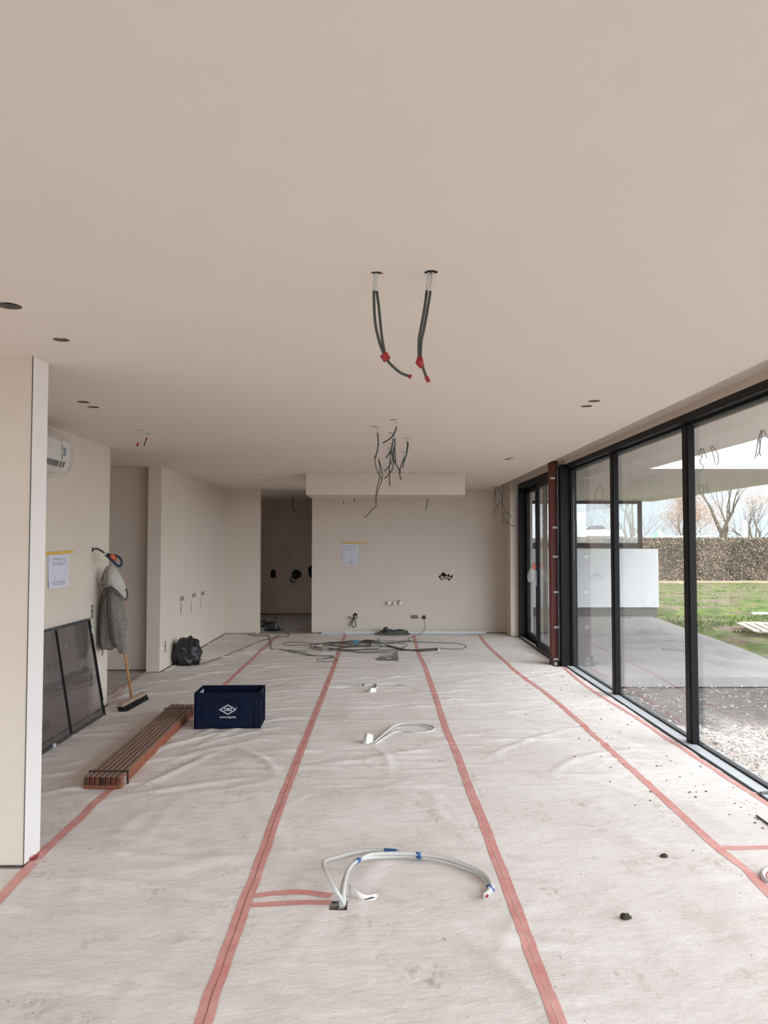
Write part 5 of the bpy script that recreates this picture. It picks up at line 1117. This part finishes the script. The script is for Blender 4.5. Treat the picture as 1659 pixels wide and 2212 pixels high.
tree(1520, 52, 9, 16, 'bushy brown twigged tree right of the mullion', M_bark2, 0, .9, M_beech, 1500, trunk=.12, levels=6, fork=.16)
tree(1567, 46, 11, 17, 'thick trunked bare tree between the brown tree and the white post', M_bark, -.03, .75, trunk=.26, levels=6)
tree(1625, 50, 10, 18, 'bare spreading tree just right of the white post', M_bark, .05, .9, trunk=.17, levels=6, fork=.16)
tree(1650, 47, 8, 19, 'tree with pale blossom at the right picture edge', M_bark, -.05, .9, M_blossom, 4500, trunk=.14, levels=6)
tree(1440, 64, 9, 20, 'faint far bare tree between the screen window and the mullion', M_bark2, 0, .9, trunk=.12, levels=6, fork=.16)
tree(1595, 60, 9, 21, 'faint far bare tree behind the white post', M_bark2, 0, .9, trunk=.12, levels=6, fork=.16)
tree(1720, 52, 11, 22, 'bare tree beyond the right picture edge', M_bark, 0, .8, trunk=.2, levels=5)
# houses, tent, post beyond
def A(px, py, Y): return aty(px, py, Y)
hz_ = empty('white_house', (A(1250, 1150, 37).x-3, 38, 0), 'tall white rendered house with a dark window, seen through the first pane', 'house')
xa, xb = A(1150, 1150, 37).x, A(1266, 1150, 37).x; MB().box(xa, xb, 37, 44, -.1, 6.5).build('render', M_white, hz_)
wx0, wx1 = A(1226, 1150, 36.9).x, A(1247, 1150, 36.9).x; wf = MB().box(wx0, wx1, 36.94, 37, A(1240, 1175, 37).z, A(1240, 1127, 37).z).build('window', M_black, hz_)
MB().box(wx0+.05, wx1-.06, 36.92, 36.94, A(1240, 1156, 37).z, A(1240, 1133, 37).z).box(wx1-.2, wx1-.17, 36.90, 36.92, A(1240, 1156, 37).z, A(1240, 1133, 37).z).build('pane', M_winpane, wf)
lh = empty('low_white_house', (A(1300, 1150, 44).x, 46, 0), 'long low white flat roofed house behind the hedge', 'house')
MB().box(A(1262, 1150, 44).x, A(1345, 1150, 44).x, 44, 52, A(1300, 1158, 44).z, A(1300, 1144, 44).z).build('fascia', M_white, lh); MB().box(A(1262, 1150, 44).x, A(1345, 1150, 44).x, 44.2, 51.8, -.1, A(1300, 1158, 44).z).build('wall', M_pallet, lh)
m = MB(); a = A(1284, 1143, 48); b = A(1300, 1143, 48); m.prism([(a.x, a.z), (b.x, b.z), ((a.x+b.x)/2, a.z+.22)], 47, 50, lambda p, q, k: (p, k, q)); m.build('roof_light', M_roof, lh)
tn = A(1424, 1162, 42); ap = A(1424, 1144, 42); w1 = A(1440, 1162, 42).x-tn.x; m = MB(); m.v = [(tn.x-w1, 41.2, tn.z-.3), (tn.x+w1, 41.2, tn.z-.3), (tn.x+w1, 43, tn.z-.3), (tn.x-w1, 43, tn.z-.3), (ap.x-.03, 42, ap.z), (ap.x+.03, 42, ap.z)]
m.f = [(0, 1, 5, 4), (1, 2, 5), (2, 3, 4, 5), (3, 0, 4), (3, 2, 1, 0)]; m.m = [0]*5; tt = m.build('tent', M_tent, label='mint green tent roof poking up behind the hedge', cat='tent')
MB().tube([(tn.x-w1*.8, 42, -.1), (tn.x-w1*.8, 42, tn.z-.25)], .03, 6).tube([(tn.x+w1*.8, 42, -.1), (tn.x+w1*.8, 42, tn.z-.25)], .03, 6).build('pole', M_white, tt)
a, b = A(1392, 1157, 44), A(1545, 1157, 44); MB().box(a.x, b.x, 44, 46, -.1, a.z-.0).build('long_shed', M_white, label='long white low shed roof just showing above the hedge', cat='shed')
a = A(1606, 1124, 35.6); MB().box(a.x-.10, a.x+.10, 35.5, 35.7, -.1, a.z).build('garden_post', M_white, label='white square post standing behind the hedge on the right', cat='post')
